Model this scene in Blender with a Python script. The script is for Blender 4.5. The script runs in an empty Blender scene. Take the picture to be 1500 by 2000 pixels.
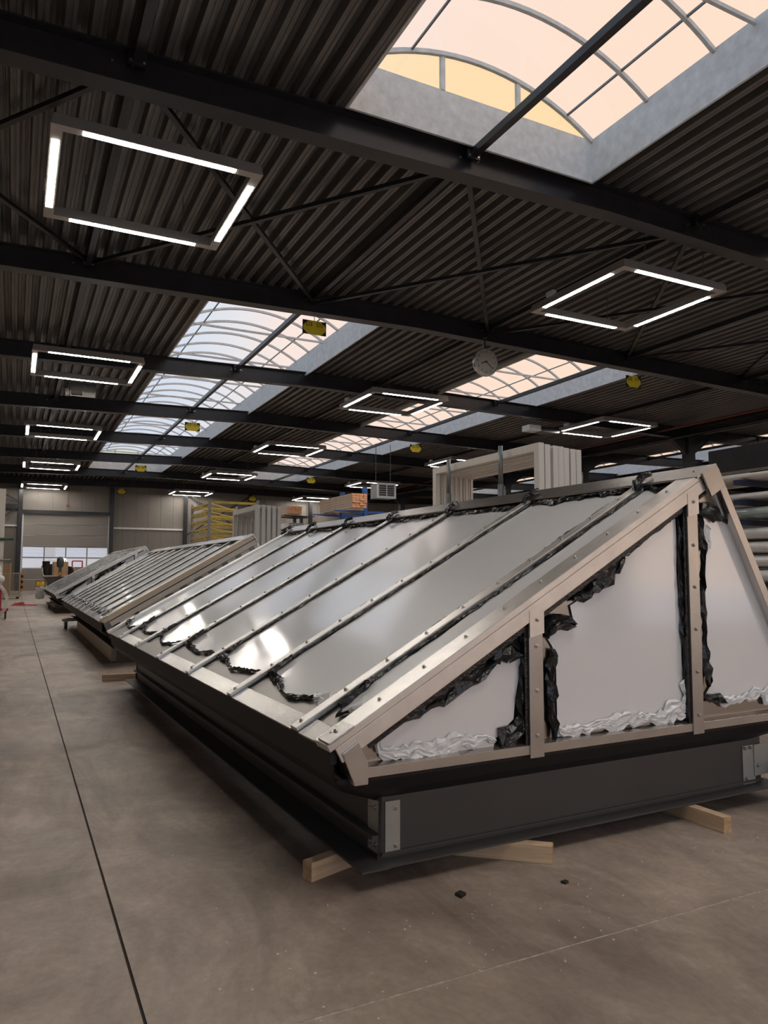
import bpy, bmesh, math, random
from mathutils import Vector, Matrix
R = math.radians
SC = bpy.context.scene
COL = SC.collection

# ------------------------------------------------------------------ camera
cam = bpy.data.cameras.new('camera'); camo = bpy.data.objects.new('camera', cam); COL.objects.link(camo)
yaw, pitch, roll = R(26.581), R(4.68), R(0.117)
fwd = Vector((math.sin(yaw)*math.cos(pitch), math.cos(yaw)*math.cos(pitch), math.sin(pitch)))
rgt = Vector((math.cos(yaw), -math.sin(yaw), 0)); up = rgt.cross(fwd)
r2 = math.cos(roll)*rgt + math.sin(roll)*up; u2 = -math.sin(roll)*rgt + math.cos(roll)*up
camo.matrix_world = Matrix(((r2.x, u2.x, -fwd.x, 0), (r2.y, u2.y, -fwd.y, 0), (r2.z, u2.z, -fwd.z, 1.6), (0, 0, 0, 1)))
cam.sensor_fit = 'VERTICAL'; cam.sensor_height = 36; cam.lens = 1440.0/2000*36
cam.clip_start = 0.05; cam.clip_end = 600
SC.camera = camo

# ------------------------------------------------------------------ sky (evening: peach towards the sun at +x, pale blue away from it)
W = bpy.data.worlds.new('sky'); SC.world = W; W.use_nodes = True
nt = W.node_tree; nt.nodes.clear()
out = nt.nodes.new('ShaderNodeOutputWorld'); bg = nt.nodes.new('ShaderNodeBackground')
tc = nt.nodes.new('ShaderNodeTexCoord'); sep = nt.nodes.new('ShaderNodeSeparateXYZ'); rmp = nt.nodes.new('ShaderNodeValToRGB')
mr = nt.nodes.new('ShaderNodeMapRange'); mr.inputs['From Min'].default_value = -1; mr.inputs['From Max'].default_value = 1
cr = rmp.color_ramp
cr.elements[0].position = 0.52; cr.elements[0].color = (0.56, 0.66, 0.83, 1)
cr.elements[1].position = 0.60; cr.elements[1].color = (0.70, 0.76, 0.86, 1)
for p_, c_ in ((0.625, (0.80, 0.80, 0.84, 1)), (0.652, (0.95, 0.80, 0.74, 1)), (0.72, (0.98, 0.765, 0.645, 1)), (0.85, (1.0, 0.75, 0.58, 1))):
    e = cr.elements.new(p_); e.color = c_
nt.links.new(tc.outputs['Generated'], sep.inputs[0]); nt.links.new(sep.outputs['X'], mr.inputs['Value'])
nt.links.new(mr.outputs[0], rmp.inputs[0]); nt.links.new(rmp.outputs[0], bg.inputs[0]); nt.links.new(bg.outputs[0], out.inputs[0])
bg.inputs[1].default_value = 0.86
LED_STRENGTH = 44.0
vs = SC.view_settings
vs.view_transform = 'Standard'; vs.look = 'None'; vs.gamma = 1.0; vs.use_curve_mapping = False; vs.exposure = 0.52
SC.cycles.max_bounces = 8; SC.cycles.transparent_max_bounces = 12
SC.cycles.sample_clamp_indirect = 4.0

# ------------------------------------------------------------------ materials
MATS = {}
def mat(name, col, rough=0.5, metal=0.0, noise=0.0, nscale=4.0, bump=0.0, bscale=20.0, stretch=None, spec=0.5, coat=0.0, coat_r=0.1, col2=None, detail=5, aniso=0.0, rough_var=0.0):
    m = bpy.data.materials.new(name); m.use_nodes = True; MATS[name] = m
    t = m.node_tree; b = t.nodes['Principled BSDF']
    b.inputs['Base Color'].default_value = (*col, 1); b.inputs['Roughness'].default_value = rough
    b.inputs['Metallic'].default_value = metal; b.inputs['Specular IOR Level'].default_value = spec
    b.inputs['Coat Weight'].default_value = coat; b.inputs['Coat Roughness'].default_value = coat_r
    b.inputs['Anisotropic'].default_value = aniso
    if noise or bump or rough_var:
        c = t.nodes.new('ShaderNodeTexCoord'); mp = t.nodes.new('ShaderNodeMapping')
        if stretch: mp.inputs['Scale'].default_value = stretch
        t.links.new(c.outputs['Object'], mp.inputs[0])
    if noise:
        n = t.nodes.new('ShaderNodeTexNoise'); n.inputs['Scale'].default_value = nscale; n.inputs['Detail'].default_value = detail
        n.inputs['Roughness'].default_value = 0.62
        t.links.new(mp.outputs[0], n.inputs['Vector'])
        r = t.nodes.new('ShaderNodeValToRGB')
        lo = tuple(x*(1-noise) for x in col); hi = col2 if col2 else tuple(min(1, x*(1+noise)) for x in col)
        r.color_ramp.elements[0].position = 0.30; r.color_ramp.elements[0].color = (*lo, 1)
        r.color_ramp.elements[1].position = 0.70; r.color_ramp.elements[1].color = (*hi, 1)
        t.links.new(n.outputs['Fac'], r.inputs[0]); t.links.new(r.outputs[0], b.inputs['Base Color'])
        if rough_var:
            q = t.nodes.new('ShaderNodeMapRange'); q.inputs['To Min'].default_value = rough - rough_var; q.inputs['To Max'].default_value = rough + rough_var
            t.links.new(n.outputs['Fac'], q.inputs['Value']); t.links.new(q.outputs[0], b.inputs['Roughness'])
    if bump:
        n = t.nodes.new('ShaderNodeTexNoise'); n.inputs['Scale'].default_value = bscale; n.inputs['Detail'].default_value = 3
        t.links.new(mp.outputs[0], n.inputs['Vector'])
        bp = t.nodes.new('ShaderNodeBump'); bp.inputs['Strength'].default_value = bump; bp.inputs['Distance'].default_value = 0.02
        t.links.new(n.outputs['Fac'], bp.inputs['Height']); t.links.new(bp.outputs[0], b.inputs['Normal'])
    return m
def emat(name, col, s):
    m = bpy.data.materials.new(name); m.use_nodes = True; MATS[name] = m
    t = m.node_tree; t.nodes.clear(); o = t.nodes.new('ShaderNodeOutputMaterial'); e = t.nodes.new('ShaderNodeEmission')
    e.inputs[0].default_value = (*col, 1); e.inputs[1].default_value = s; t.links.new(e.outputs[0], o.inputs[0]); return m
def glassmat(name, tint, gloss=0.06, diff=0.06, dcol=(0.8, 0.8, 0.8), wave=0.0):
    m = bpy.data.materials.new(name); m.use_nodes = True; MATS[name] = m
    t = m.node_tree; t.nodes.clear(); o = t.nodes.new('ShaderNodeOutputMaterial')
    tr = t.nodes.new('ShaderNodeBsdfTransparent'); tr.inputs[0].default_value = (*tint, 1)
    if wave:   # fine multiwall ribs of the polycarbonate sheet
        c = t.nodes.new('ShaderNodeTexCoord'); w = t.nodes.new('ShaderNodeTexWave'); w.bands_direction = 'X'; w.inputs['Scale'].default_value = wave
        t.links.new(c.outputs['Object'], w.inputs['Vector'])
        rr = t.nodes.new('ShaderNodeValToRGB'); rr.color_ramp.elements[0].color = (*(x*0.93 for x in tint), 1); rr.color_ramp.elements[1].color = (*tint, 1)
        t.links.new(w.outputs['Fac'], rr.inputs[0]); t.links.new(rr.outputs[0], tr.inputs[0])
    df = t.nodes.new('ShaderNodeBsdfTranslucent'); df.inputs[0].default_value = (*dcol, 1)
    gl = t.nodes.new('ShaderNodeBsdfGlossy'); gl.inputs['Roughness'].default_value = 0.15
    m1 = t.nodes.new('ShaderNodeMixShader'); m1.inputs[0].default_value = diff
    m2 = t.nodes.new('ShaderNodeMixShader'); m2.inputs[0].default_value = gloss
    t.links.new(tr.outputs[0], m1.inputs[1]); t.links.new(df.outputs[0], m1.inputs[2])
    t.links.new(m1.outputs[0], m2.inputs[1]); t.links.new(gl.outputs[0], m2.inputs[2]); t.links.new(m2.outputs[0], o.inputs[0]); return m

mat('concrete', (0.20, 0.165, 0.145), 0.34, bump=0.03, bscale=30, spec=0.35)
def concrete_nodes():
    t = MATS['concrete'].node_tree; b = t.nodes['Principled BSDF']
    c = t.nodes.new('ShaderNodeTexCoord')
    def noise(sc, det, rough, dist=0.0, st=(1, 1, 1)):
        mp = t.nodes.new('ShaderNodeMapping'); mp.inputs['Scale'].default_value = st; t.links.new(c.outputs['Object'], mp.inputs[0])
        n = t.nodes.new('ShaderNodeTexNoise'); n.inputs['Scale'].default_value = sc; n.inputs['Detail'].default_value = det
        n.inputs['Roughness'].default_value = rough; n.inputs['Distortion'].default_value = dist; t.links.new(mp.outputs[0], n.inputs['Vector']); return n
    def ramp(n, p0, c0, p1, c1):
        r = t.nodes.new('ShaderNodeValToRGB'); r.color_ramp.elements[0].position = p0; r.color_ramp.elements[0].color = (*c0, 1)
        r.color_ramp.elements[1].position = p1; r.color_ramp.elements[1].color = (*c1, 1); t.links.new(n.outputs['Fac'], r.inputs[0]); return r
    def mix(a, bb, mode, f):
        m = t.nodes.new('ShaderNodeMix'); m.data_type = 'RGBA'; m.blend_type = mode; m.inputs['Factor'].default_value = f
        t.links.new(a, m.inputs['A']); t.links.new(bb, m.inputs['B']); return m.outputs['Result']
    big = ramp(noise(.55, 8, .68, .6), .30, (.205, .157, .128), .70, (.480, .385, .320))
    streak = ramp(noise(2.2, 7, .7, 1.2, (1, .35, 1)), .30, (.55, .55, .55), .70, (1.35, 1.35, 1.35))
    fine = ramp(noise(26, 4, .6), .3, (.90, .90, .90), .7, (1.08, 1.08, 1.08))
    scuff = ramp(noise(1.3, 8, .72, .6), .57, (0, 0, 0), .72, (.10, .092, .084))
    k = mix(big.outputs[0], streak.outputs[0], 'MULTIPLY', .75); k = mix(k, fine.outputs[0], 'MULTIPLY', 1.0); k = mix(k, scuff.outputs[0], 'ADD', 1.0)
    t.links.new(k, b.inputs['Base Color'])
    rr = ramp(noise(1.1, 5, .55, .2), .25, (.40, .40, .40), .75, (.58, .58, .58)); t.links.new(rr.outputs[0], b.inputs['Roughness'])
concrete_nodes()
mat('joint_dark', (0.03, 0.022, 0.018), 0.9)
mat('joint_light', (0.42, 0.37, 0.31), 0.9, noise=0.4, nscale=30)
mat('deck', (0.15, 0.14, 0.132), 0.28, metal=0.25, noise=0.25, nscale=2.0, stretch=(3, 0.3, 1))
mat('black_steel', (0.024, 0.0225, 0.025), 0.27, noise=0.2, nscale=2.0)
mat('galv', (0.74, 0.74, 0.72), 0.55, metal=0.0, noise=0.14, nscale=5.0, bump=0.02)
mat('galv_plate', (0.46, 0.46, 0.43), 0.42, metal=0.4, noise=0.08, nscale=5.0)
mat('galv_dark', (0.22, 0.225, 0.215), 0.42, metal=0.6, noise=0.15, nscale=5.0)
mat('alu', (0.56, 0.53, 0.50), 0.26, metal=0.92, noise=0.10, nscale=3.0, stretch=(1, 1, 1), bump=0.02, bscale=40)
mat('alu_matte', (0.40, 0.37, 0.34), 0.40, metal=0.75, noise=0.08, nscale=1.5, bump=0.02)
mat('alu_light', (0.80, 0.76, 0.72), 0.36, metal=0.85, noise=0.09, nscale=6.0, bump=0.03, bscale=30)
mat('alu_brushed', (0.46, 0.42, 0.385), 0.24, metal=1.0, noise=0.08, nscale=1.2, stretch=(0.3, 1, 14), bump=0.03, bscale=2.0)
mat('film', (0.88, 0.88, 0.885), 0.34, noise=0.03, nscale=1.2, bump=0.08, bscale=1.5, coat=1.0, coat_r=0.10)
MATS['film'].node_tree.nodes['Principled BSDF'].inputs['Coat IOR'].default_value = 2.3
mat('film_white', (0.82, 0.815, 0.81), 0.38, bump=0.2, bscale=25, coat=0.2)
mat('film_black', (0.010, 0.010, 0.011), 0.22, bump=0.35, bscale=35, spec=0.6)
mat('foil_black', (0.006, 0.006, 0.008), 0.55, noise=0.2, nscale=2)
mat('base_grey', (0.078, 0.075, 0.073), 0.40, metal=0.15, noise=0.07, nscale=1.0)
mat('bolt', (0.55, 0.52, 0.48), 0.28, metal=1.0)
mat('timber', (0.62, 0.43, 0.26), 0.65, noise=0.22, nscale=3.0, stretch=(0.6, 14, 14), col2=(0.78, 0.58, 0.38), bump=0.06, bscale=9)
mat('timber_end', (0.55, 0.37, 0.21), 0.7, noise=0.3, nscale=22.0, bump=0.05)
mat('board', (0.60, 0.44, 0.32), 0.7, noise=0.16, nscale=5, stretch=(8, .4, 8))
mat('board_end', (0.66, 0.32, 0.16), 0.7, noise=0.25, nscale=12)
mat('cream', (0.72, 0.61, 0.46), 0.4, noise=0.05)
mat('wall_panel', (0.215, 0.19, 0.166), 0.55, noise=0.05, nscale=0.6)
mat('door_panel', (0.31, 0.28, 0.25), 0.5, noise=0.04, nscale=0.6)
mat('white_frame', (0.72, 0.67, 0.60), 0.45, noise=0.07, nscale=2.0, stretch=(6, 6, .4))
mat('grey_frame', (0.52, 0.50, 0.48), 0.45, noise=0.07, nscale=2.0)
mat('white_paint', (0.72, 0.72, 0.70), 0.4)
mat('light_body', (0.50, 0.47, 0.44), 0.35, metal=0.6, noise=0.04)
mat('cable', (0.10, 0.10, 0.10), 0.5)
mat('yellow', (0.85, 0.65, 0.03), 0.5, noise=0.08)
mat('yellow_rack', (0.50, 0.35, 0.06), 0.5, noise=0.25, nscale=3)
mat('print_black', (0.012, 0.012, 0.012), 0.6)
mat('blue_steel', (0.02, 0.085, 0.30), 0.45)
mat('navy_steel', (0.015, 0.022, 0.06), 0.45)
mat('clock_face', (0.30, 0.27, 0.245), 0.5)
mat('rubber', (0.012, 0.012, 0.012), 0.6)
mat('red', (0.50, 0.02, 0.03), 0.4, noise=0.1)
mat('red_cloth', (0.42, 0.06, 0.06), 0.8, noise=0.4, nscale=9, bump=0.3, bscale=14)
mat('orange', (0.85, 0.20, 0.02), 0.45)
mat('hose', (0.68, 0.64, 0.58), 0.5)
mat('wire_mesh', (0.40, 0.37, 0.28), 0.5, metal=0.5)
mat('cardboard', (0.44, 0.28, 0.15), 0.75, noise=0.1)
mat('pvc', (0.74, 0.70, 0.66), 0.35, noise=0.06, nscale=2, stretch=(4, .3, 4), coat=0.3)
mat('green_wrap', (0.36, 0.41, 0.38), 0.3, noise=0.18, nscale=3, stretch=(3, .6, 3), bump=0.2, bscale=5, coat=0.4)
mat('cable_red', (0.14, 0.03, 0.02), 0.5)
mat('hull', (0.05, 0.045, 0.04), 0.35, noise=0.2)
mat('hull_cream', (0.62, 0.54, 0.42), 0.5)
mat('motor', (0.05, 0.052, 0.055), 0.22, coat=0.5)
mat('plate_yellow', (0.80, 0.50, 0.03), 0.45)
mat('facade', (0.88, 0.91, 0.94), 0.6, noise=0.05)
mat('asphalt', (0.9, 0.88, 0.85), 0.8, noise=0.1)
mat('band_white', (0.93, 0.92, 0.90), 0.6)
mat('scrap', (0.02, 0.017, 0.015), 0.6)
mat('chips', (0.75, 0.68, 0.58), 0.8)
mat('green_pipe', (0.03, 0.10, 0.07), 0.5)
mat('copper', (0.62, 0.40, 0.24), 0.3, metal=0.8)
glassmat('poly', (0.90, 0.89, 0.88), 0.05, 0.06, wave=22)
glassmat('poly_yellow', (0.92, 0.86, 0.60), 0.05, 0.08, (0.9, 0.85, 0.6), wave=22)
glassmat('glass', (0.98, 0.98, 0.98), 0.06, 0.01)
emat('led', (1.0, 0.945, 0.87), LED_STRENGTH)

# ------------------------------------------------------------------ mesh helpers
class MB:
    def __init__(s): s.v = []; s.f = []; s.m = []
    def add(s, vs, fs, mi=0):
        o = len(s.v); s.v += [tuple(v) for v in vs]; s.f += [tuple(i+o for i in f) for f in fs]; s.m += [mi]*len(fs); return s
    def box(s, x0, x1, y0, y1, z0, z1, mi=0):
        vs = [(x, y, z) for x in (x0, x1) for y in (y0, y1) for z in (z0, z1)]
        return s.add(vs, [(0,1,3,2), (4,6,7,5), (0,4,5,1), (2,3,7,6), (0,2,6,4), (1,5,7,3)], mi)
    def prism(s, poly, d, mi=0):          # poly: 3-D points, d: extrusion vector
        n = len(poly); d = Vector(d); P = [Vector(p) for p in poly]
        vs = P + [p+d for p in P]
        fs = [tuple(range(n-1, -1, -1)), tuple(range(n, 2*n))] + [(i, (i+1) % n, n+(i+1) % n, n+i) for i in range(n)]
        return s.add(vs, fs, mi)
    def bar(s, p, q, w, h, upv=(0, 0, 1), mi=0):   # oriented box from p to q
        p = Vector(p); q = Vector(q); d = (q-p).normalized(); u = Vector(upv)
        sd = d.cross(u)
        if sd.length < 1e-5: sd = d.cross(Vector((1, 0, 0)))
        sd.normalize(); u = sd.cross(d).normalized()
        a = sd*w/2; b = u*h/2
        vs = [p-a-b, p+a-b, p+a+b, p-a+b, q-a-b, q+a-b, q+a+b, q-a+b]
        return s.add(vs, [(0,1,2,3), (7,6,5,4), (0,4,5,1), (1,5,6,2), (2,6,7,3), (3,7,4,0)], mi)
    def tube(s, pts, r, n=8, mi=0, cap=True):
        pts = [Vector(p) for p in pts]; vs = []; fs = []
        N = len(pts)
        for i, p in enumerate(pts):
            d = (pts[min(i+1, N-1)] - pts[max(i-1, 0)]).normalized()
            a = d.cross(Vector((0, 0, 1)))
            if a.length < 1e-4: a = d.cross(Vector((1, 0, 0)))
            a.normalize(); b = d.cross(a)
            rr = r[i] if isinstance(r, (list, tuple)) else r
            vs += [p + rr*(math.cos(2*math.pi*k/n)*a + math.sin(2*math.pi*k/n)*b) for k in range(n)]
        for i in range(N-1):
            fs += [(i*n+k, i*n+(k+1) % n, (i+1)*n+(k+1) % n, (i+1)*n+k) for k in range(n)]
        if cap: fs += [tuple(range(n-1, -1, -1)), tuple(range((N-1)*n, N*n))]
        return s.add(vs, fs, mi)
    def lathe(s, prof, c, axis='z', n=20, mi=0):   # prof: (radius, height) pairs
        vs = []; fs = []
        for r, h in prof:
            for k in range(n):
                a = 2*math.pi*k/n; x, y = r*math.cos(a), r*math.sin(a)
                vs.append({'z': (c[0]+x, c[1]+y, c[2]+h), 'y': (c[0]+x, c[1]+h, c[2]+y), 'x': (c[0]+h, c[1]+x, c[2]+y)}[axis])
        for i in range(len(prof)-1):
            fs += [(i*n+k, i*n+(k+1) % n, (i+1)*n+(k+1) % n, (i+1)*n+k) for k in range(n)]
        fs += [tuple(range(n-1, -1, -1)), tuple(range((len(prof)-1)*n, len(prof)*n))]
        return s.add(vs, fs, mi)
    def build(s, name, mats, parent=None, smooth=False, bevel=0.0, recalc=True):
        me = bpy.data.meshes.new(name); me.from_pydata(s.v, [], s.f)
        if isinstance(mats, str): mats = [mats]
        for m in mats: me.materials.append(MATS[m])
        for pgn, mi in zip(me.polygons, s.m): pgn.material_index = mi; pgn.use_smooth = smooth
        if recalc:
            b = bmesh.new(); b.from_mesh(me); bmesh.ops.recalc_face_normals(b, faces=b.faces); b.to_mesh(me); b.free()
        me.update()
        o = bpy.data.objects.new(name, me); COL.objects.link(o)
        if parent is not None: o.parent = parent
        if bevel:
            bv = o.modifiers.new('bevel', 'BEVEL'); bv.width = bevel; bv.segments = 2; bv.limit_method = 'ANGLE'
        return o
def tag(o, label=None, cat=None, group=None, kind=None):
    if label: o['label'] = label
    if cat: o['category'] = cat
    if group: o['group'] = group
    if kind: o['kind'] = kind
    return o
def empty(name, loc=(0, 0, 0), rz=0.0, **k):
    o = bpy.data.objects.new(name, None); COL.objects.link(o); o.location = loc; o.rotation_euler = (0, 0, rz); o.empty_display_size = 0.2
    return tag(o, **k)
def dup(o, parent=None, loc=None, rot=None):
    c = o.copy(); COL.objects.link(c)
    c.parent = parent
    if loc is not None: c.location = loc
    if rot is not None: c.rotation_euler = rot
    return c
def dup_tree(o, parent=None):
    c = dup(o, parent)
    for ch in list(o.children): dup_tree(ch, c)
    return c
def text(name, body, size, loc, rot, m, parent, ext=0.002):
    cu = bpy.data.curves.new(name, 'FONT'); cu.body = body; cu.size = size; cu.align_x = 'CENTER'; cu.align_y = 'CENTER'; cu.extrude = ext
    cu.materials.append(MATS[m]); o = bpy.data.objects.new(name, cu); COL.objects.link(o); o.parent = parent
    me = bpy.data.meshes.new_from_object(o); bpy.data.objects.remove(o); me.name = name
    o = bpy.data.objects.new(name, me); COL.objects.link(o); o.parent = parent
    o.location = loc; o.rotation_euler = rot; return o
ORD = ['nearest', 'second', 'third', 'fourth', 'fifth', 'sixth', 'seventh', 'eighth', 'ninth', 'tenth']

# ------------------------------------------------------------------ hall dimensions
XL, XV, XR_ = -6.0, 32.6, 63.0      # left wall, valley column line, right wall
YB, YF = -9.0, 69.7                # back wall, far wall
BAY = 8.325; Y1 = 11.47             # beam spacing, first beam in view
BEAMS = [Y1 + BAY*i for i in range(-2, 7)]     # index 2 is the first in view
def zroof(x):                       # underside of the deck
    return 9.80 - 0.018*(abs(x-11.0) if x < XV else abs(x-47.8)*1.0 + 0.12/0.018)
SKY = {'A': (4.85, 10.45), 'B': (16.75, 22.15), 'C': (38.0, 43.6), 'D': (50.6, 56.2)}

# ------------------------------------------------------------------ floor
fl = empty('floor', (0, 0, 0), label='grey brown polished concrete floor with saw cut joints', cat='floor', kind='structure')
g = 0.006; JX, JY = 0.48, 2.606
for (x0, x1, y0, y1) in ((XL-0.3, JX-g, YB-.3, YF+.3), (JX+g, 13.0, YB-.3, JY-g), (JX+g, 13.0, JY+g, YF+.3), (13.012, XR_+.3, YB-.3, YF+.3)):
    MB().box(x0, x1, y0, y1, -0.15, 0).build('floor_slab', 'concrete', fl)
MB().box(JX-g, JX+g, YB, YF, -0.15, -0.006).build('joint_filler', 'joint_dark', fl)
MB().box(JX+g, 13.0, JY-g, JY+g, -0.15, -0.0015).build('joint_filler', 'joint_light', fl)
MB().box(13.0, 13.012, YB, YF, -0.15, -0.006).build('joint_filler', 'joint_dark', fl)

# ------------------------------------------------------------------ walls
DX0, DX1, DZ = 0.56, 7.40, 6.54
ZT = 11.2
wf = empty('wall_far', (0, YF, 0), label='beige metal clad far wall with vertical panel joints', cat='wall', kind='structure')
def wpanel(x0, x1, z0, z1):
    MB().box(x0+.006, x1-.006, 0, .12, z0, z1).build('wall_panel', 'wall_panel', wf)
x = XL
while x < DX0-0.2: x1 = min(x+1.1, DX0-0.1); wpanel(x, x1, 0, ZT); x = x1
x = DX0-0.1
while x < DX1+0.09: x1 = min(x+1.16, DX1+0.1); wpanel(x, x1, DZ+.02, ZT); x = x1
x = DX1+0.1
while x < XR_: x1 = min(x+1.1, XR_); wpanel(x, x1, 0, ZT); x = x1
MB().box(XL, DX0-.1, .13, .2, 0, ZT).box(DX1+.1, XR_, .13, .2, 0, ZT).box(DX0-.1, DX1+.1, .13, .2, DZ, ZT).build('wall_backing', 'wall_panel', wf)
for n_, b_ in (('wall_left', (XL-.25, XL, YB-.2, YF+.2, 0, ZT)), ('wall_right', (XR_, XR_+.25, YB-.2, YF+.2, 0, ZT))):
    tag(MB().box(*b_).build(n_, 'wall_panel'), 'plain beige metal clad ' + n_.split('_')[1] + ' wall of the hall', 'wall', kind='structure')
wb = empty('wall_back', (0, YB, 0), label='back wall behind the camera with three tall open doorways added to let daylight in', cat='wall', kind='structure')
ADDED_DOORS = [(-4.6, 4.6), (6.2, 15.4), (17.0, 26.2)]  # unseen doorways, added so daylight reaches the floor and gable near the camera
xs_ = [XL] + [v for d in ADDED_DOORS for v in d] + [XR_]
for a, b in zip(xs_[0::2], xs_[1::2]): MB().box(a, b, -.25, 0, 0, ZT).build('wall_panel', 'wall_panel', wb)
for a, b in ADDED_DOORS: MB().box(a, b, -.25, 0, 8.0, ZT).build('wall_panel', 'wall_panel', wb)
tag(MB().box(-40, 60, YB-60, YB-.3, -.2, -.02).build('forecourt', 'asphalt'), 'pale paved forecourt outside the doorways added for daylight', 'yard', kind='structure')  # unseen ground that goes with the added doorways
for k, (a, b) in enumerate(ADDED_DOORS):          # daylight importance portals in the added doorways
    pl = bpy.data.lights.new('sky_portal', 'AREA'); pl.shape = 'RECTANGLE'; pl.size = b-a; pl.size_y = 8.0; pl.cycles.is_portal = True
    po = bpy.data.objects.new('sky_portal', pl); COL.objects.link(po); po.parent = wb; po.location = ((a+b)/2, -.12, 4.0); po.rotation_euler = (R(90), 0, 0)
# wall columns, rails and braces on the far wall
for i, (cx, lb) in enumerate(((0.30, 'left of the big overhead door'), (7.62, 'right of the big overhead door'), (14.1, 'behind the yellow racks'), (20.3, 'far behind the stacked boards'), (26.5, 'in the dark beyond the stacked boards'))):
    tag(MB().box(cx-.17, cx+.17, YF-.30, YF-.002, 0, 9.1).box(cx-.17, cx+.17, YF-.32, YF-.30, 0, 9.1).build('wall_column', 'black_steel'), 'black steel wall column ' + lb, 'column', kind='structure')
tag(MB().box(DX0-.12, DX1+.05, YF-.22, YF-.002, DZ+.02, DZ+.32).build('door_lintel', 'black_steel'), 'black steel lintel beam above the big overhead door', 'beam', kind='structure')
tag(MB().box(7.8, 13.9, YF-.12, YF-.002, 5.42, 5.58).build('wall_rail', 'galv'), 'pale horizontal wall rail right of the overhead door', 'rail', kind='structure')
tag(MB().box(XL, 0.12, YF-.12, YF-.002, 5.42, 5.56).build('wall_rail', 'galv'), 'pale horizontal wall rail left of the overhead door', 'rail', kind='structure')
tag(MB().box(XL, 0.12, YF-.28, YF-.002, 6.9, 7.3).build('wall_rail', 'black_steel'), 'black horizontal steel beam at the left end of the far wall', 'beam', kind='structure')
for (a, b, lb) in (((-2.6, 8.9), (0.1, 7.6), 'upper falling'), ((-2.4, 4.9), (-0.1, 6.9), 'lower rising'), ((-2.6, 9.0), (0.1, 10.0), 'topmost rising')):
    tag(MB().bar((a[0], YF-.35, a[1]), (b[0], YF-.35, b[1]), .1, .1).build('wall_brace', 'black_steel'), lb + ' black diagonal brace at the left end of the far wall', 'brace', kind='structure')
for (a, b, lb) in (((14.2, 8.9), (20.2, 5.0), 'falling'), ((14.2, 5.0), (20.2, 8.9), 'rising')):
    tag(MB().bar((a[0], YF-.35, a[1]), (b[0], YF-.35, b[1]), .1, .1).build('wall_brace', 'black_steel'), lb + ' diagonal of the cross brace behind the yellow racks', 'brace', kind='structure')
# overhead sectional door
dr = empty('door_1', (0, YF, 0), label='beige sectional overhead door with two rows of windows', cat='door', kind='structure')
PH = DZ/7
for k in range(7):
    z0 = k*PH; x0, x1 = DX0, DX1
    if k in (2, 3):
        p_ = MB(); fr = .09
        p_.box(x0, x1, .02, .08, z0, z0+fr*.6).box(x0, x1, .02, .08, z0+PH-fr*.6, z0+PH-.006)
        ww = (x1-x0)/4
        for j in range(5):
            xc = x0 + j*ww; p_.box(max(x0, xc-fr/2), min(x1, xc+fr/2), .02, .08, z0+fr*.6, z0+PH-fr*.6)
        pn = p_.build('door_section', 'door_panel', dr)
        for j in range(4):
            MB().box(x0+j*ww+fr/2, x0+(j+1)*ww-fr/2, .045, .055, z0+fr*.6, z0+PH-fr*.6).build('window_pane', 'glass', pn)
    else:
        MB().box(x0, x1, .02, .08, z0, z0+PH-.008).build('door_section', 'door_panel', dr)
for zz in (4*PH+.02, 5*PH+.02, 6*PH+.02):
    MB().tube([(DX0+1.0, -.04, zz+.06), (DX1-1.0, -.04, zz+.06)], .022, 6).box(DX0+.98, DX0+1.04, -.04, .02, zz+.03, zz+.09).box(DX1-1.04, DX1-.98, -.04, .02, zz+.03, zz+.09).build('strut_bar', 'galv_dark', dr)
for xx in (DX0-.03, DX1+.03):
    MB().box(xx-.05, xx+.05, -.08, .02, 0, DZ+.1).build('door_track', 'galv', dr)
tag(MB().tube([(4.0, YF-.55, zroof(4)-.59), (4.0, YF-.55, 7.35)], .03, 6).box(3.88, 4.12, YF-.58, YF-.42, 7.2, 7.38).build('hanging_sensor', 'cable_red'), 'thin rod with a small box hanging above the overhead door', 'sensor')
tag(MB().box(8.2, 9.0, YF-.09, YF-.005, 2.95, 3.25).build('exit_sign', 'white_paint'), 'small white exit sign on the far wall', 'sign')
# outside, seen through the door windows
tag(MB().box(-25, 40, YF+.3, YF+40, -.2, -.02).build('yard', 'asphalt'), 'pale paved yard outside the overhead door', 'yard', kind='structure')
fb = empty('neighbour_building', (0, YF+26, 0), label='pale blue clad building across the yard', cat='building')
for k in range(24):
    MB().box(-20, 14, -.02 if k % 2 else 0, .5, k*.42, k*.42+.40).build('cladding_board', 'facade', fb)
MB().box(14.02, 36, -.05, .5, 0, 10).build('wall', 'wall_panel', fb)
MB().box(3.2, 4.3, -.08, 0, 3.4, 5.2).build('window', 'white_paint', fb)
MB().box(-20, 13.9, -.10, -.03, 0, 3.15).build('added_band', 'band_white', fb)  # white band added to make the lower row of door windows bright

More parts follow.
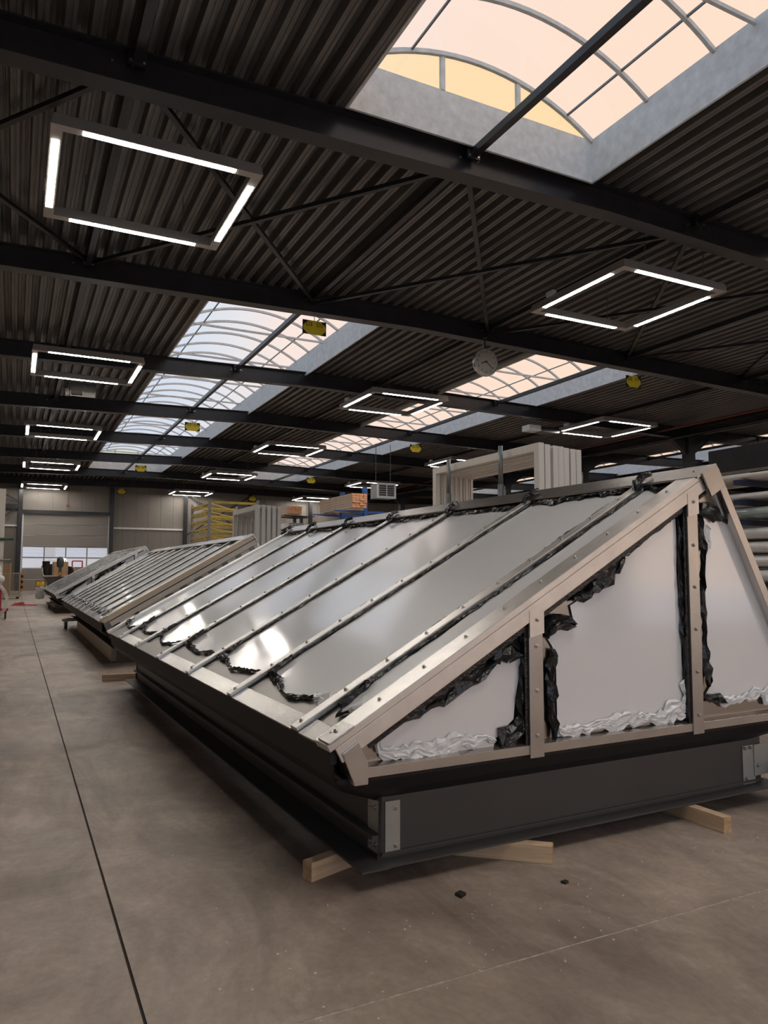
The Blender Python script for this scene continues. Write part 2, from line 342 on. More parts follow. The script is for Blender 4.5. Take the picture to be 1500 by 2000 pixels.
# ------------------------------------------------------------------ roof beams
def beam_obj(y, idx):
    root = empty('roof_beam', (0, y, 0), kind='structure', cat='beam',
                 label=('black steel roof beam crossing the hall, %s one in view' % ORD[idx-1]) if idx >= 1 else 'black steel roof beam overhead behind the camera')
    if idx < 1: root['group'] = 'roof beams behind the camera'
    if idx == 8: root['label'] = 'black steel edge beam along the top of the far wall'
    for nm, xs in (('beam_span', [XL, 11.0, XV-.25]), ('beam_span', [XV+.25, 47.8, XR_])):
        m = MB()
        for a, b in zip(xs[:-1], xs[1:]):
            za, zb = zroof(a)-.01, zroof(b)-.01
            for (hw, t0, t1) in ((.185, 0, .03), (.012, .03, .56), (.185, .56, .585)):
                vs = []
                for x, zt in ((a, za), (b, zb)):
                    vs += [(x, -hw, zt-t1), (x, hw, zt-t1), (x, hw, zt-t0), (x, -hw, zt-t0)]
                m.add(vs, [(0,1,2,3), (7,6,5,4), (0,4,5,1), (1,5,6,2), (2,6,7,3), (3,7,4,0)])
        m.build(nm, 'black_steel', root)
    # bolts on the web
    for x in (1.05, 1.35, 7.35, 7.75, 13.5, 13.9):
        MB().lathe([(.022, 0), (.022, .02), (.012, .028)], (x, -.035, zroof(x)-.2), 'y', 6).build('bolt', 'bolt', root)
    return root
for i, y in enumerate(BEAMS): beam_obj(y, i-1)
beam_obj(YF-.55, 8)
# columns on the valley line, with haunches
for i, y in enumerate(BEAMS):
    zt = 9.1
    m = MB().box(XV-.24, XV+.24, y-.24, y+.24, 0, zt+.3)
    m.prism([(XV-.24, y-.12, zt-1.1), (XV-.24, y-.12, zt-.1), (XV-1.7, y-.12, zt-.1)], (0, .24, 0)).prism([(XV+.24, y-.12, zt-1.1), (XV+.24, y-.12, zt-.1), (XV+1.7, y-.12, zt-.1)], (0, .24, 0))
    c = tag(m.build('hall_column', 'black_steel'), ('black haunched steel column on the right, %s one in view' % ORD[i-2]) if i >= 2 else 'black haunched steel column behind the camera', 'column', kind='structure')
    if i < 2: c['group'] = 'columns behind the camera'
tag(MB().box(XV-.6, XV+.6, YB, YF, 9.28, 9.46).box(XV-.1, XV+.1, YB, YF, 8.95, 9.28).build('valley_gutter', 'black_steel'), 'black valley gutter beam running along the right column line', 'beam', kind='structure')
# sprinkler/service pipes near the valley
tag(MB().tube([(30.2, YB, 9.05), (30.2, YF, 9.05)], .06, 8).build('service_pipe', 'cable_red'), 'dark red sprinkler pipe running under the roof at the right', 'pipe', kind='structure')
tag(MB().tube([(31.2, YB, 8.75), (31.2, YF, 8.75)], .045, 8).build('service_pipe', 'black_steel'), 'thin black conduit running under the roof beside the columns', 'pipe', kind='structure')

# ------------------------------------------------------------------ corrugated deck (ceiling)
ce = empty('ceiling', (0, 0, 0), label='black trapezoidal steel roof deck with deep ribs', cat='ceiling', kind='structure')
PIT = 0.36
def deck(x0, x1, y0, y1):
    pr = []; x = math.floor(x0/PIT)*PIT
    while x < x1 + PIT:
        for dx, dz in ((0, 0), (.055, 0), (.065, .012), (.085, .012), (.095, 0), (.15, 0), (.185, .19), (.245, .19), (.255, .178), (.275, .178), (.285, .19), (.325, .19)):
            pr.append((x+dx, dz))
        x += PIT
    pts = [(a, d) for a, d in pr if x0 < a < x1]
    pts = [(x0, pts[0][1])] + pts + [(x1, pts[-1][1])]
    m = MB(); vs = []
    for a, d in pts:
        z = zroof(a) + d
        vs += [(a, y0, z), (a, y1, z)]
    m.add(vs, [(2*i, 2*i+2, 2*i+3, 2*i+1) for i in range(len(pts)-1)])
    m.build('deck_sheet', 'deck', ce, recalc=False)
VAULTS = [(BEAMS[0]-3.2, BEAMS[2]-.23), (BEAMS[3]+.23, BEAMS[8]-.23)]     # two long vaults per row, the braced bay between them is closed
ysd = [YB, VAULTS[0][0]+.02, VAULTS[0][1]-.02, VAULTS[1][0]+.02, VAULTS[1][1]-.02, YF+.2]
for j in range(5):
    y0, y1 = ysd[j], ysd[j+1]
    xs = [XL-.2]
    if j in (1, 3):
        for k in 'ABCD': xs += [SKY[k][0], SKY[k][1]]
    xs.append(XR_+.2)
    for a, b in zip(xs[0::2], xs[1::2]):
        deck(a, b, y0, y1)
        MB().box(a, b, y0, y1, 10.0, 10.2).build('roof_board', 'deck', ce)      # roof build-up keeps the sky out of the ribs

# ------------------------------------------------------------------ barrel vault skylights
def skylight_proto(w, L):
    root = empty('barrel_skylight')
    zt = 10.57
    # upstand of four galvanised boards
    for (x0, x1, y0, y1) in ((0, .05, 0, L), (w-.05, w, 0, L), (.05, w-.05, 0, .05), (.05, w-.05, L-.05, L)):
        MB().box(x0, x1, y0, y1, 9.66, zt).build('upstand', 'galv', root)
    rise = .80; hw = w/2-.03; rad = (hw*hw+rise*rise)/(2*rise); zc = zt+rise-rad; a0 = math.asin(hw/rad)
    def P(t, y, dr=0): a = -a0 + 2*a0*t; return (w/2+(rad+dr)*math.sin(a), y, zc+(rad+dr)*math.cos(a))
    n = max(1, round(L/1.5)); NS = 20; ribs = [.06+(L-.12)*i/n for i in range(n+1)]
    def arc(y, t0=0, t1=1, wd=.07, th=.07):
        m = MB(); vs = []
        for i in range(NS+1):
            t = t0+(t1-t0)*i/NS
            vs += [P(t, y-wd/2, -th), P(t, y+wd/2, -th), P(t, y+wd/2, .01), P(t, y-wd/2, .01)]
        m.add(vs, [f for i in range(NS) for f in ((4*i, 4*i+1, 4*i+5, 4*i+4), (4*i+1, 4*i+2, 4*i+6, 4*i+5), (4*i+2, 4*i+3, 4*i+7, 4*i+6), (4*i+3, 4*i, 4*i+4, 4*i+7))])
        return m
    r0 = arc(0).build('arched_rib', 'galv', root); r0.location.y = ribs[0]
    for y in ribs[1:]: dup(r0, root, (0, y, 0))
    for t in (.235, .87):
        MB().bar(P(t, .06, -.02), P(t, L-.06, -.02), .035, .04).build('glazing_bar', 'galv_dark', root)
    py = (L-.12)/n
    for (t0, t1) in ((0, .235), (.235, .87), (.87, 1)):
        m = MB(); k = 8; vs = []
        for i in range(k+1):
            t = t0+(t1-t0)*i/k; vs += [P(t, 0), P(t, py)]
        m.add(vs, [(2*i, 2*i+2, 2*i+3, 2*i+1) for i in range(k)])
        p0 = m.build('pane', 'poly', root, smooth=True, recalc=False); p0.location.y = ribs[0]
        for y in ribs[1:-1]: dup(p0, root, (0, y, 0))
    # lunette end panes with mullions
    ml = [0.015, .35, .66, .985]
    for y in (.03, L-.03):
        for t0, t1 in zip(ml[:-1], ml[1:]):
            x0, x1 = w*t0, w*t1; k = 8
            top = []
            for i in range(k+1):
                xx = x0+(x1-x0)*i/k; dx = xx-w/2; top.append((xx, y, max(zt+.001, zc+math.sqrt(max(0, rad*rad-dx*dx))-.03)))
            pts = [(x0, y, zt)] + [p for p in top if p[2] > zt+.002] + [(x1, y, zt)]
            m = MB(); m.add(pts, [tuple(range(len(pts)))]); m.build('end_pane', 'poly_yellow', root, recalc=False)
        for t in ml[1:-1]:
            dx = w*t-w/2; zz = zc+math.sqrt(rad*rad-dx*dx)-.03
            MB().box(w*t-.045, w*t+.045, y-.035, y+.035, zt, zz).build('mullion', 'galv', root)
    # tie bars across the opening
    for f in [L-3.85-3.9*q for q in range(int((L-4.5)/3.9)+1)]:
        MB().bar((.05, f, zt-.07), (w-.05, f, zt-.07), .06, .07).build('tie_bar', 'galv', root)
    return root
ROWNAME = {'A': 'left', 'B': 'right', 'C': 'neighbouring hall', 'D': 'farthest'}
for row in 'ABCD':
    w = SKY[row][1]-SKY[row][0]
    for vi, (ya, yb) in enumerate(VAULTS):
        o = skylight_proto(w, yb-ya)
        o.location = (SKY[row][0], ya, zroof((SKY[row][0]+SKY[row][1])/2)-9.745)
        tag(o, 'long arched translucent roof skylight, %s row, %s' % (ROWNAME[row], ('nearer one over the camera' if vi == 0 else 'farther one crossed by the roof beams')), 'skylight', 'arched roof skylights', 'structure')
        nb = 2 if vi == 0 else 5          # importance portals for the daylight through the opening
        for q in range(nb):
            pl = bpy.data.lights.new('sky_portal', 'AREA'); pl.shape = 'RECTANGLE'; pl.size = w-.12; pl.size_y = (yb-ya-.12)/nb; pl.cycles.is_portal = True
            po = bpy.data.objects.new('sky_portal', pl); COL.objects.link(po); po.parent = o; po.location = (w/2, .06+(yb-ya-.12)*(q+.5)/nb, 10.5)

# ------------------------------------------------------------------ struts and wind braces
SX = [1.4, 7.55, 13.7, 19.88, 26.0, 38.5, 44.6, 50.8]
for i, y in enumerate(BEAMS[:-1]):
    for k, sx in enumerate(SX):
        z = zroof(sx)-.16
        m = MB().box(sx-.07, sx+.07, y+.19, y+BAY-.19, z-.07, z+.07)
        m.box(sx-.14, sx+.14, y+.14, y+.19, z-.11, z+.1).box(sx-.14, sx+.14, y+BAY-.19, y+BAY-.14, z-.11, z+.1)
        s = tag(m.build('roof_strut', 'black_steel'), None, 'strut', 'roof struts', 'structure')
        vis = i-1
        s['label'] = ('square black strut between roof beams, line %d from the left, bay %d from the camera' % (k+1, vis+1)) if vis >= 0 else 'square black strut between roof beams behind the camera'
        for dx in (-.1, .1): MB().lathe([(.022, 0), (.022, .02)], (sx+dx, y+BAY-.2, z-.06), 'y', 6).build('bolt', 'bolt', s)
yb0, yb1 = BEAMS[2]+.05, BEAMS[3]-.05
for j, (xa, xb) in enumerate(((1.4, 7.55), (7.55, 13.7), (13.7, 19.88), (19.88, 26.0), (-4.6, 1.4))):
    za = zroof(9)-.30
    for a, b, nm in ((xa, xb, 'falling'), (xb, xa, 'rising')):
        tag(MB().bar((a, yb0, za), (b, yb1, za-.02 if nm == 'rising' else za+.06), .1, .09).build('wind_brace', 'black_steel'),
            '%s diagonal of roof cross brace number %d from the left wall' % ('first' if nm == 'falling' else 'second', (j+1) % 5 + 1), 'brace', 'roof wind braces', 'structure')

# ------------------------------------------------------------------ square LED frame lights
def light_proto():
    root = empty('ceiling_light_frame'); S = 3.46; wd = .18; h = .20
    for k in range(4):
        m = MB(); # side along +x at y=0..wd, rotated; open channel: two side lips and a top
        m.add([(0, 0, 0), (S, 0, 0), (S-wd, wd, 0), (wd, wd, 0), (.04, .03, h), (S-.04, .03, h), (S-wd+.03, wd-.03, h), (wd-.03, wd-.03, h)],
              [(0,3,2,1), (4,5,6,7), (0,1,5,4), (1,2,6,5), (2,3,7,6), (3,0,4,7)])
        a = k*math.pi/2; c = Vector((S/2, S/2, 0))
        o = m.build('frame_side', 'light_body', root)
        M = Matrix.Translation(c) @ Matrix.Rotation(a, 4, 'Z') @ Matrix.Translation(-c)
        o.matrix_local = M
        l0, l1 = (.48, S-.48)
        d = MB().box(l0, l1, .032, wd-.032, -.006, .004).build('led_strip', 'led', root); d.matrix_local = M
    for (x, y) in ((.75, .08), (S-.75, .08), (.75, S-.08), (S-.75, S-.08)):
        MB().tube([(x, y, h), (x, y, 1.02)], .010, 5).tube([(x, y, .75), (x+.03, y, .8), (x, y, .86)], .012, 5).build('suspension_wire', 'cable', root)
    MB().box(-.02, .10, S*.72, S*.72+.28, h, h+.11).build('driver_box', 'white_paint', root)
    return root
LP = light_proto(); first = True
ROWS = (('left', .25), ('middle', 12.3), ('right', 24.15), ('neighbouring hall', 44.9))
for rn, x0 in ROWS:
    for k in range(-1, 5):
        o = LP if first else dup_tree(LP); first = False
        y0 = 12.25+13.3*k
        o.location = (x0, y0, 8.65)
        if k < 0: tag(o, 'square LED frame light hanging behind the camera, %s row' % rn, 'ceiling light', 'frame lights behind the camera, %s row' % rn)
        else: tag(o, 'square hanging LED frame light, %s from the camera in the %s row' % (ORD[k], rn), 'ceiling light', 'square LED frame lights')

# ------------------------------------------------------------------ hanging bay signs
def sign(x, y, z, a, b, lab):
    root = empty('hanging_sign', (x, y, z)); tag(root, lab, 'sign', 'yellow bay signs')
    w, h = .37, .21
    MB().box(-w, w, 0, .012, -h, h).build('sign_plate', 'print_black', root)
    MB().prism([(-w+.02, -.006, -h*.35), (-w+.02, -.006, h*.2), (-.2, -.006, h), (.2, -.006, h), (w-.02, -.006, h*.2), (w-.02, -.006, -h*.35), (.2, -.006, -h), (-.2, -.006, -h)], (0, .006, 0)).build('yellow_field', 'yellow', root)
    text('sign_text', a, .17, (-.17, -.008, .09), (R(90), 0, 0), 'print_black', root)
    text('sign_text', b, .17, (.17, -.008, .09), (R(90), 0, 0), 'print_black', root)
    MB().tube([(0, .006, h), (0, .006, h+.16)], .012, 5).build('hook', 'white_paint', root)
for L_, bi in (('D', 3), ('C', 5), ('B', 7)):
    for x, n1, n2 in ((7.65, '3', '2'), (20.3, '2', '1')):
        y = BEAMS[bi]+.1; z = zroof(x)-.60-.36
        sign(x, y, z, L_+n1, L_+n2, 'yellow and black hanging bay sign reading %s%s %s%s' % (L_, n1, L_, n2))
for x, lb in ((8.36, 'dim yellow hanging bay sign at the far wall right of the overhead door'), (20.4, 'dim yellow hanging bay sign at the far wall behind the grey frames')):
    n1, n2 = ('3', '2') if x < 10 else ('2', '1')
    sign(x, YF-.5, zroof(x)-.96, 'A'+n1, 'A'+n2, lb)

# ------------------------------------------------------------------ clock hanging from the second beam
ck = empty('hanging_clock', (13.4, 19.45, 8.39)); tag(ck, 'round silver rimmed wall clock hanging from the second roof beam', 'clock')
MB().lathe([(.40, .10), (.45, .10), (.46, .08), (.46, -.02), (.45, -.05), (.425, -.05), (.42, -.035)], (0, 0, 0), 'y', 40).build('clock_case', 'alu', ck, smooth=False)
MB().lathe([(.42, -.03), (.42, -.036), (.0, -.036)], (0, 0, 0), 'y', 40).build('clock_face', 'clock_face', ck)
for hnum in range(1, 13):
    a = R(90-30*hnum); text('numeral', str(hnum), .105, (.335*math.cos(a), -.04, .335*math.sin(a)), (R(90), 0, 0), 'print_black', ck)
for nm, deg, ln, wd in (('hour_hand', 251, .2, .032), ('minute_hand', 129, .32, .022)):
    a = R(90-deg); MB().bar((-.05*math.cos(a), -.046, -.05*math.sin(a)), (ln*math.cos(a), -.046, ln*math.sin(a)), wd, .006, (0, 1, 0)).build(nm, 'print_black', ck)
MB().lathe([(.03, 0), (.03, -.012)], (0, -.045, 0), 'y', 12).build('hand_boss', 'print_black', ck)
MB().tube([(0, .03, .45), (0, .03, .82)], .022, 8).box(-.05, .05, -.02, .4, .80, .83).build('hanger_rod', 'black_steel', ck)

# ------------------------------------------------------------------ hanging heaters and boxes
h1 = empty('ceiling_heater', (2.15, 31.0, 8.55)); tag(h1, 'small grey ceiling heater with open louvres near the left frame lights', 'heater')
MB().box(-.46, .46, -.3, .3, .1, .42).build('body', 'galv_dark', h1)
MB().box(-.46, -.43, -.33, -.3, -.12, .1).box(-.01, .02, -.33, -.3, -.12, .1).box(.43, .46, -.33, -.3, -.12, .1).box(-.46, .46, -.33, -.3, -.12, -.09).build('louvre_frame', 'galv', h1)
for k in range(3): MB().bar((.03, -.32, -.06+.05*k), (.43, -.32, -.06+.05*k), .06, .012, (0, .6, 1)).build('louvre', 'galv', h1)
MB().box(-.62, -.48, -.12, .12, -.05, .2).build('motor', 'galv', h1)
for sx in (-.4, .4): MB().tube([(sx, 0, .42), (sx, 0, 1.08)], .012, 5).build('suspension_rod', 'cable', h1)
h2 = empty('ceiling_heater', (20.2, 40.0, 6.1)); tag(h2, 'white framed hanging air heater behind the stacked boards', 'heater')
MB().box(-.62, .62, .05, 1.0, .02, .92).build('body', 'galv_dark', h2)
MB().box(-.64, .64, 0, .06, 0, .14).box(-.64, .64, 0, .06, .84, .94).box(-.64, -.52, 0, .06, .14, .84).box(.52, .64, 0, .06, .14, .84).box(-.02, .03, 0, .05, .14, .84).build('front_frame', 'white_paint', h2)
for k in range(5): MB().bar((-.52, .03, .2+.14*k), (.52, .03, .2+.14*k), .05, .008, (0, .8, 1)).build('louvre', 'black_steel', h2)
for sx in (-.5, .5): MB().tube([(sx, .5, .92), (sx, .5, 3.45)], .02, 5).build('suspension_rod', 'cable', h2)
h3 = empty('ceiling_heater', (22.6, 28.9, 8.55)); tag(h3, 'small pale box hanging above the big white frames', 'heater')
MB().box(-.35, .35, -.3, .3, 0, .28).build('body', 'white_paint', h3)
MB().box(.36, 1.5, -.3, .3, -.02, .24).build('duct', 'black_steel', h3)
for sx in (-.3, .3): MB().tube([(sx, 0, .28), (sx, 0, .98)], .012, 5).build('suspension_rod', 'cable', h3)
h4 = empty('ceiling_heater', (41.5, 33.2, 7.4)); tag(h4, 'grey heater box hanging under the skylight of the neighbouring hall', 'heater')
MB().box(-.9, .9, -.5, .5, 0, .5).build('body', 'galv_dark', h4)
MB().box(-1.15, -.9, -.3, .3, .05, .4).build('end_box', 'galv_dark', h4); MB().box(.9, 1.1, -.3, .3, .05, .4).build('end_box', 'galv_dark', h4)
MB().tube([(0, 0, .5), (0, 0, 1.95)], .02, 5).build('suspension_rod', 'cable', h4)
fb2 = empty('fan_cabinet', (33.0, 41.8, 5.6)); tag(fb2, 'long beige cabinet with round fans high in the dark right hall', 'fan cabinet')
MB().box(-2.2, 2.2, 0, 1.2, 0, 1.35).build('body', 'hull_cream', fb2)
for k in range(4): MB().lathe([(.42, 0), (.42, -.04), (.36, -.05), (.34, -.02), (.05, -.02)], (-1.6+1.07*k, 0, .65), 'y', 24).build('fan', 'cardboard', fb2)
for sx in (-2, 2): MB().box(sx-.08, sx+.08, .2, .4, -5.6, 0).build('support_leg', 'navy_steel', fb2)

# ------------------------------------------------------------------ big prefabricated rooflight units
BOLT = None
def bolt_mesh():
    global BOLT
    if BOLT is None:
        m = MB().lathe([(.0135, 0), (.0135, .003), (.008, .0035), (.008, .011), (.005, .013)], (0, 0, 0), 'z', 8)
        o = m.build('bolt', 'bolt'); BOLT = o.data; bpy.data.objects.remove(o)
    return BOLT
def bolt(parent, loc, rot=(0, 0, 0)):
    o = bpy.data.objects.new('bolt', bolt_mesh()); COL.objects.link(o); o.parent = parent; o.location = loc; o.rotation_euler = rot; return o
def resample(pts, step):
    P = [Vector(p) for p in pts]; outp = []
    for a, b in zip(P[:-1], P[1:]):
        n = max(1, int((b-a).length/step))
        outp += [a.lerp(b, i/n) for i in range(n)]
    outp.append(P[-1]); return outp
def ribbon(name, pts, nrm, width, amp, m, parent, seed=0, step=.028, lift=.006, taper=True, folds=6, rag=.24):
    """crumpled strip of plastic film along a path lying on a surface of normal nrm"""
    rd = random.Random(seed); P = resample(pts, step); n = Vector(nrm).normalized(); vs = []; fs = []; K = folds+1
    ph = rd.random()*6; cw = cs = 0.0; hk = [0.0]*K; ok = [0.0]*K; wn = lambda q, k: q*.55+rd.uniform(-1, 1)*k
    for i, p in enumerate(P):
        d = (P[min(i+1, len(P)-1)]-P[max(i-1, 0)]).normalized(); s = d.cross(n).normalized()
        t = i/(len(P)-1); cw = wn(cw, .30); cs = wn(cs, .16)
        w = width*(.95+cw+.25*math.sin(ph+i*.31))
        if taper: w *= .35+.65*min(1, 6*t, 6*(1-t))
        for k in range(K):
            q = k/(K-1)-.5
            hk[k] = hk[k]*.35+rd.random()*.75; ok[k] = wn(ok[k], rag if k in (0, K-1) else .09)
            hgt = lift + amp*(hk[k]*(1.0 if 0 < k < K-1 else .4) + (.35 if k % 2 else 0))
            vs.append(p + s*(q*w+cs*width+ok[k]*w) + n*hgt + d*rd.uniform(-.25, .25)*step)
    for i in range(len(P)-1):
        for k in range(K-1):
            a = i*K+k; fs += [(a, a+1, a+K), (a+1, a+K+1, a+K)]
    mb = MB(); mb.add(vs, fs); return mb.build(name, m, parent, recalc=False)
def sheet(name, pts, m, parent, thick=None):
    mb = MB(); mb.add(pts, [tuple(range(len(pts)))])
    o = mb.build(name, m, parent, recalc=False)
    b = bmesh.new(); b.from_mesh(o.data); bmesh.ops.triangulate(b, faces=b.faces); b.to_mesh(o.data); b.free(); return o

def rooflight(name, loc, rz, label, L, bars, xr, zr, xR, gable, seed, fine=True, base_z=.10, far_gable=True):
    rd = random.Random(seed); root = empty(name, loc, rz); tag(root, label, 'rooflight')
    xe, ze = -.365, .755; zs = .60; xb = xR-.28            # eave, sill height, right edge of base
    dx, dz = xr-xe, zr-ze; sl = math.hypot(dx, dz); c, s = dx/sl, dz/sl; nrm = Vector((-s, 0, c))
    def S(t, y, h=0): return Vector((xe+t*c-h*s, y, ze+t*s+h*c))
    yf = -.10
    # --- base: four upright panels with outward foot flanges
    MB().prism([(0, .1, base_z), (0, .1, .70), (.015, .1, .70), (.015, .1, base_z+.012), (-.02, .1, base_z+.012)], (0, L-.2, 0)).box(-.16, 0, -.01, L-.1, base_z, base_z+.010).box(-.05, 0, .1, L-.1, base_z+.115, base_z+.135).build('base_panel', 'base_grey', root)
    MB().box(0, xb, .1, .115, base_z, .70).box(0, xb, 0, .1, base_z, base_z+.010).box(0, xb, .085, .1, base_z+.03, base_z+.045).build('base_panel', 'base_grey', root)
    MB().box(xb-.015, xb, .115, L-.1, base_z, .70).box(xb, xb+.12, 0, L-.1, base_z, base_z+.010).build('base_panel', 'base_grey', root)
    MB().box(0, xb, L-.115, L-.1, base_z, .70).build('base_panel', 'base_grey', root)
    if fine:
        cp = MB().box(.024, .112, .092, .0995, .13, .40).build('corner_plate', 'galv_plate', root)
        for zz in (.17, .36): bolt(cp, (.085, .092, zz), (R(90), 0, 0))
        cp2 = MB().box(-.004, -.0005, .12, .24, .13, .40).build('corner_plate', 'galv_plate', root)
        for zz in (.17, .36):
            for yy in (.15, .21): bolt(cp2, (-.004, yy, zz), (0, R(-90), 0))
        pr = MB().box(2.87, 3.0, .092, .0995, .122, .385).box(2.985, xb+.12, .085, .0915, .17, .385).build('corner_plate', 'galv_plate', root)
        for xx, zz in ((2.89, .37), (2.95, .37), (2.90, .16), (3.02, .24)): bolt(pr, (xx, .085, zz), (R(90), 0, 0))
    # --- black foil skirt from the eaves back to the base
    ring0 = [(xe+.02, yf+.02, .70), (xR-.02, yf+.02, .60), (xR-.02, L-.02, .60), (xe+.02, L-.02, .70)]
    def ring(ins, z, zf, rc):
        x0, x1, y0, y1 = xe+ins*1.0, xR-ins, yf+ins*.62, L-.02-ins*.3
        o_ = []
        for (cx, cy, a0) in ((x0+rc, y0+rc, 180), (x1-rc, y0+rc, 270), (x1-rc, y1-rc, 0), (x0+rc, y1-rc, 90)):
            for k in range(6):
                a = R(a0+90*k/5); px_, py_ = cx+rc*math.cos(a), cy+rc*math.sin(a)
                tt = 0 if (a0 == 270 or (a0 == 180 and k >= 3)) else 1
                o_.append((px_, py_, zf if tt == 0 else z))
        return o_
    rings = [ring(.012, .735, .60, .012), ring(.015, .60, .575, .04), ring(.11, .50, .50, .10), ring(.345, .395, .415, .10)]
    mb = MB(); n_ = 24
    for r_ in rings: mb.v += r_
    for i in range(len(rings)-1):
        for k in range(n_): mb.f.append((i*n_+k, i*n_+(k+1) % n_, (i+1)*n_+(k+1) % n_, (i+1)*n_+k)); mb.m.append(0)
    mb.build('foil_skirt', 'foil_black', root, smooth=False)
    # --- gable end
    if gable:
        gp = [(xe+.12, yf+.04, zs+.02), (xe+.12, yf+.04, ze+.02), (xr, yf+.04, zr-.05), (xR-.08, yf+.04, zs+.02)]
        MB().prism(gp, (0, .03, 0)).build('gable_panel', 'alu_brushed', root)
        MB().box(xe+.15, xR, yf-.02, yf+.06, zs, zs+.048).prism([(xe+.15, yf-.02, zs+.048), (xR, yf-.02, zs+.048), (xR, yf+.04, zs+.06), (xe+.15, yf+.04, zs+.06)], (0, .001, .001)).build('sill_rail', 'alu', root, bevel=.003)
        k_ = (xr-xe)/2.768
        for px0 in (.812*k_, 2.118*k_):
            px1 = px0+.098; tz = ze+(px0-xe)*dz/dx-.01
            po = MB().box(px0, px1, yf-.028, yf+.0, zs-.02, tz-.10).build('gable_post', 'alu', root, bevel=.003)
            MB().box(px0-.022, px0-.002, yf-.014, yf+.03, zs+.03, tz-.06).box(px1+.002, px1+.014, yf-.01, yf+.03, zs+.05, tz-.06).build('gasket', 'film_black', po)
            br = MB().prism([(px0-.002, yf-.038, tz-.16), (px0-.002, yf-.038, tz-.01), (px1+.002, yf-.038, tz+.045), (px1+.002, yf-.038, tz-.135)], (0, .012, 0)).build('bracket', 'alu_light', po)
            if fine:
                bolt(br, (px0+.05, yf-.038, tz-.06), (R(90), 0, 0))
                zz = zs+.10
                while zz < tz-.2: bolt(po, (px0+.05, yf-.028, zz), (R(90), 0, 0)); zz += .27 if px0 > 1.5 else .245
    # --- roof sheets, bars and eave trims
    ends = [yf] + bars + [L]
    tb, tt = .02, sl-.02
    MB().prism([S(0, yf+.02, -.03), S(0, yf+.02, 0), S(sl, yf+.02, 0), S(sl, yf+.02, -.03)], (0, L-yf-.04, 0)).build('roof_deck', 'alu_matte', root)
    MB().prism([(xr, yf+.02, zr), (xR, yf+.02, zs), (xR-.04, yf+.02, zs), (xr-.02, yf+.02, zr-.06)], (0, L-yf-.04, 0)).build('steep_side', 'film', root)
    def slopebox(nm, t0, t1, y0, y1, h0, h1, m, par, bevel=0):
        P = [S(t0, y0, h0), S(t0, y0, h1), S(t1, y0, h1), S(t1, y0, h0)]
        return MB().prism(P, (0, y1-y0, 0)).build(nm, m, par, bevel=bevel)
    hb = .034
    ang = -math.atan2(dz, dx)
    for y in bars:
        b = slopebox('glazing_bar', -.015, sl-.16, y-.046, y+.046, .010, hb, 'alu_light', root, .004)
        slopebox('gasket', 0.03, sl-.18, y-.064, y+.064, .002, .014, 'film_black', b)
        if fine:
            t = .04
            while t < sl-.2: bolt(b, S(t, y, hb), (0, ang, 0)); t += .30
    gy0, gy1 = yf-.035, yf+.125
    for (y0, y1, side) in ((gy0, gy1, 1), (L-.125, L+.01, 0)):
        if side and not gable: continue
        b = slopebox('gable_rafter', -.03, sl-.10, y0, y1, .004, .042, 'alu_light', root, .004)
        if side:
            slopebox('rafter_lip', .0, sl-.08, y0, y0+.02, -.075, .004, 'alu_light', b, .003)
            slopebox('gasket', .06, sl-.14, y1, y1+.02, .002, .02, 'film_black', b)
            slopebox('gasket', .16, sl-.14, y0+.022, y0+.04, -.11, -.07, 'film_black', b)
            if fine:
                t = .04
                while t < sl-.1: bolt(b, S(t, (y0+y1)/2+.005, .042), (0, ang, 0)); t += .302
    if gable:   # right hand rafter of the gable
        d2 = Vector((xR-xr, 0, zs-zr)).normalized(); n2 = Vector((d2.z*-1, 0, d2.x))
        P0 = Vector((xr, gy0, zr)); P1 = Vector((xR, gy0, zs))
        MB().prism([P0+n2*.03, P1+n2*.03, P1-n2*.035, P0-n2*.035], (0, .10, 0)).build('gable_rafter', 'alu', root, bevel=.003)
    for a, b in zip(ends[:-1], ends[1:]):
        slopebox('eave_trim', -.02, .105, a+.056, b-.056, .002, .014, rd.choice(('alu', 'alu_matte', 'alu')), root, .003)
    MB().box(xe-.01, xe+.02, yf, L, ze-.075, ze+.01).build('eave_fascia', 'foil_black', root)
    # --- eave corner cap
    MB().prism([(-.335, yf-.045, .735), (-.25, yf-.045, .785), (-.195, yf-.045, .675), (-.195, yf-.045, .575), (-.268, yf-.045, .575)], (0, .13, 0)).build('eave_cap', 'alu', root, bevel=.004)
    cpx = slopebox('eave_cap_plate', -.02, .13, yf-.05, yf+.09, .042, .052, 'alu', root, .003)
    if fine: bolt(cpx, S(.06, yf+.03, .052), (0, ang, 0))
    # --- ridge cap
    rc = MB(); q = .21
    A = S(sl-q, 0, .046); B = S(sl-.012, 0, .046); d2 = Vector((xR-xr, 0, zs-zr)).normalized(); D = B + d2*.17
    t_ = Vector((0, 0, -.012))
    rc.prism([(A.x, yf-.05, A.z), (B.x, yf-.05, B.z), (D.x, yf-.05, D.z), (D.x-.012, yf-.05, D.z), (B.x-.004, yf-.05, B.z-.02), (A.x, yf-.05, A.z-.014)], (0, L-yf+.06, 0))
    rc.build('ridge_cap', 'alu', root)
    if gable:
        E_ = D + Vector((-c, 0, -s))*.155; F_ = B + Vector((-c, 0, -s))*.155
        MB().prism([(F_.x, yf-.062, F_.z), (B.x+.003, yf-.062, B.z+.003), (D.x, yf-.062, D.z), (E_.x, yf-.062, E_.z)], (0, .012, 0)).build('ridge_end_plate', 'alu', root, bevel=.003)
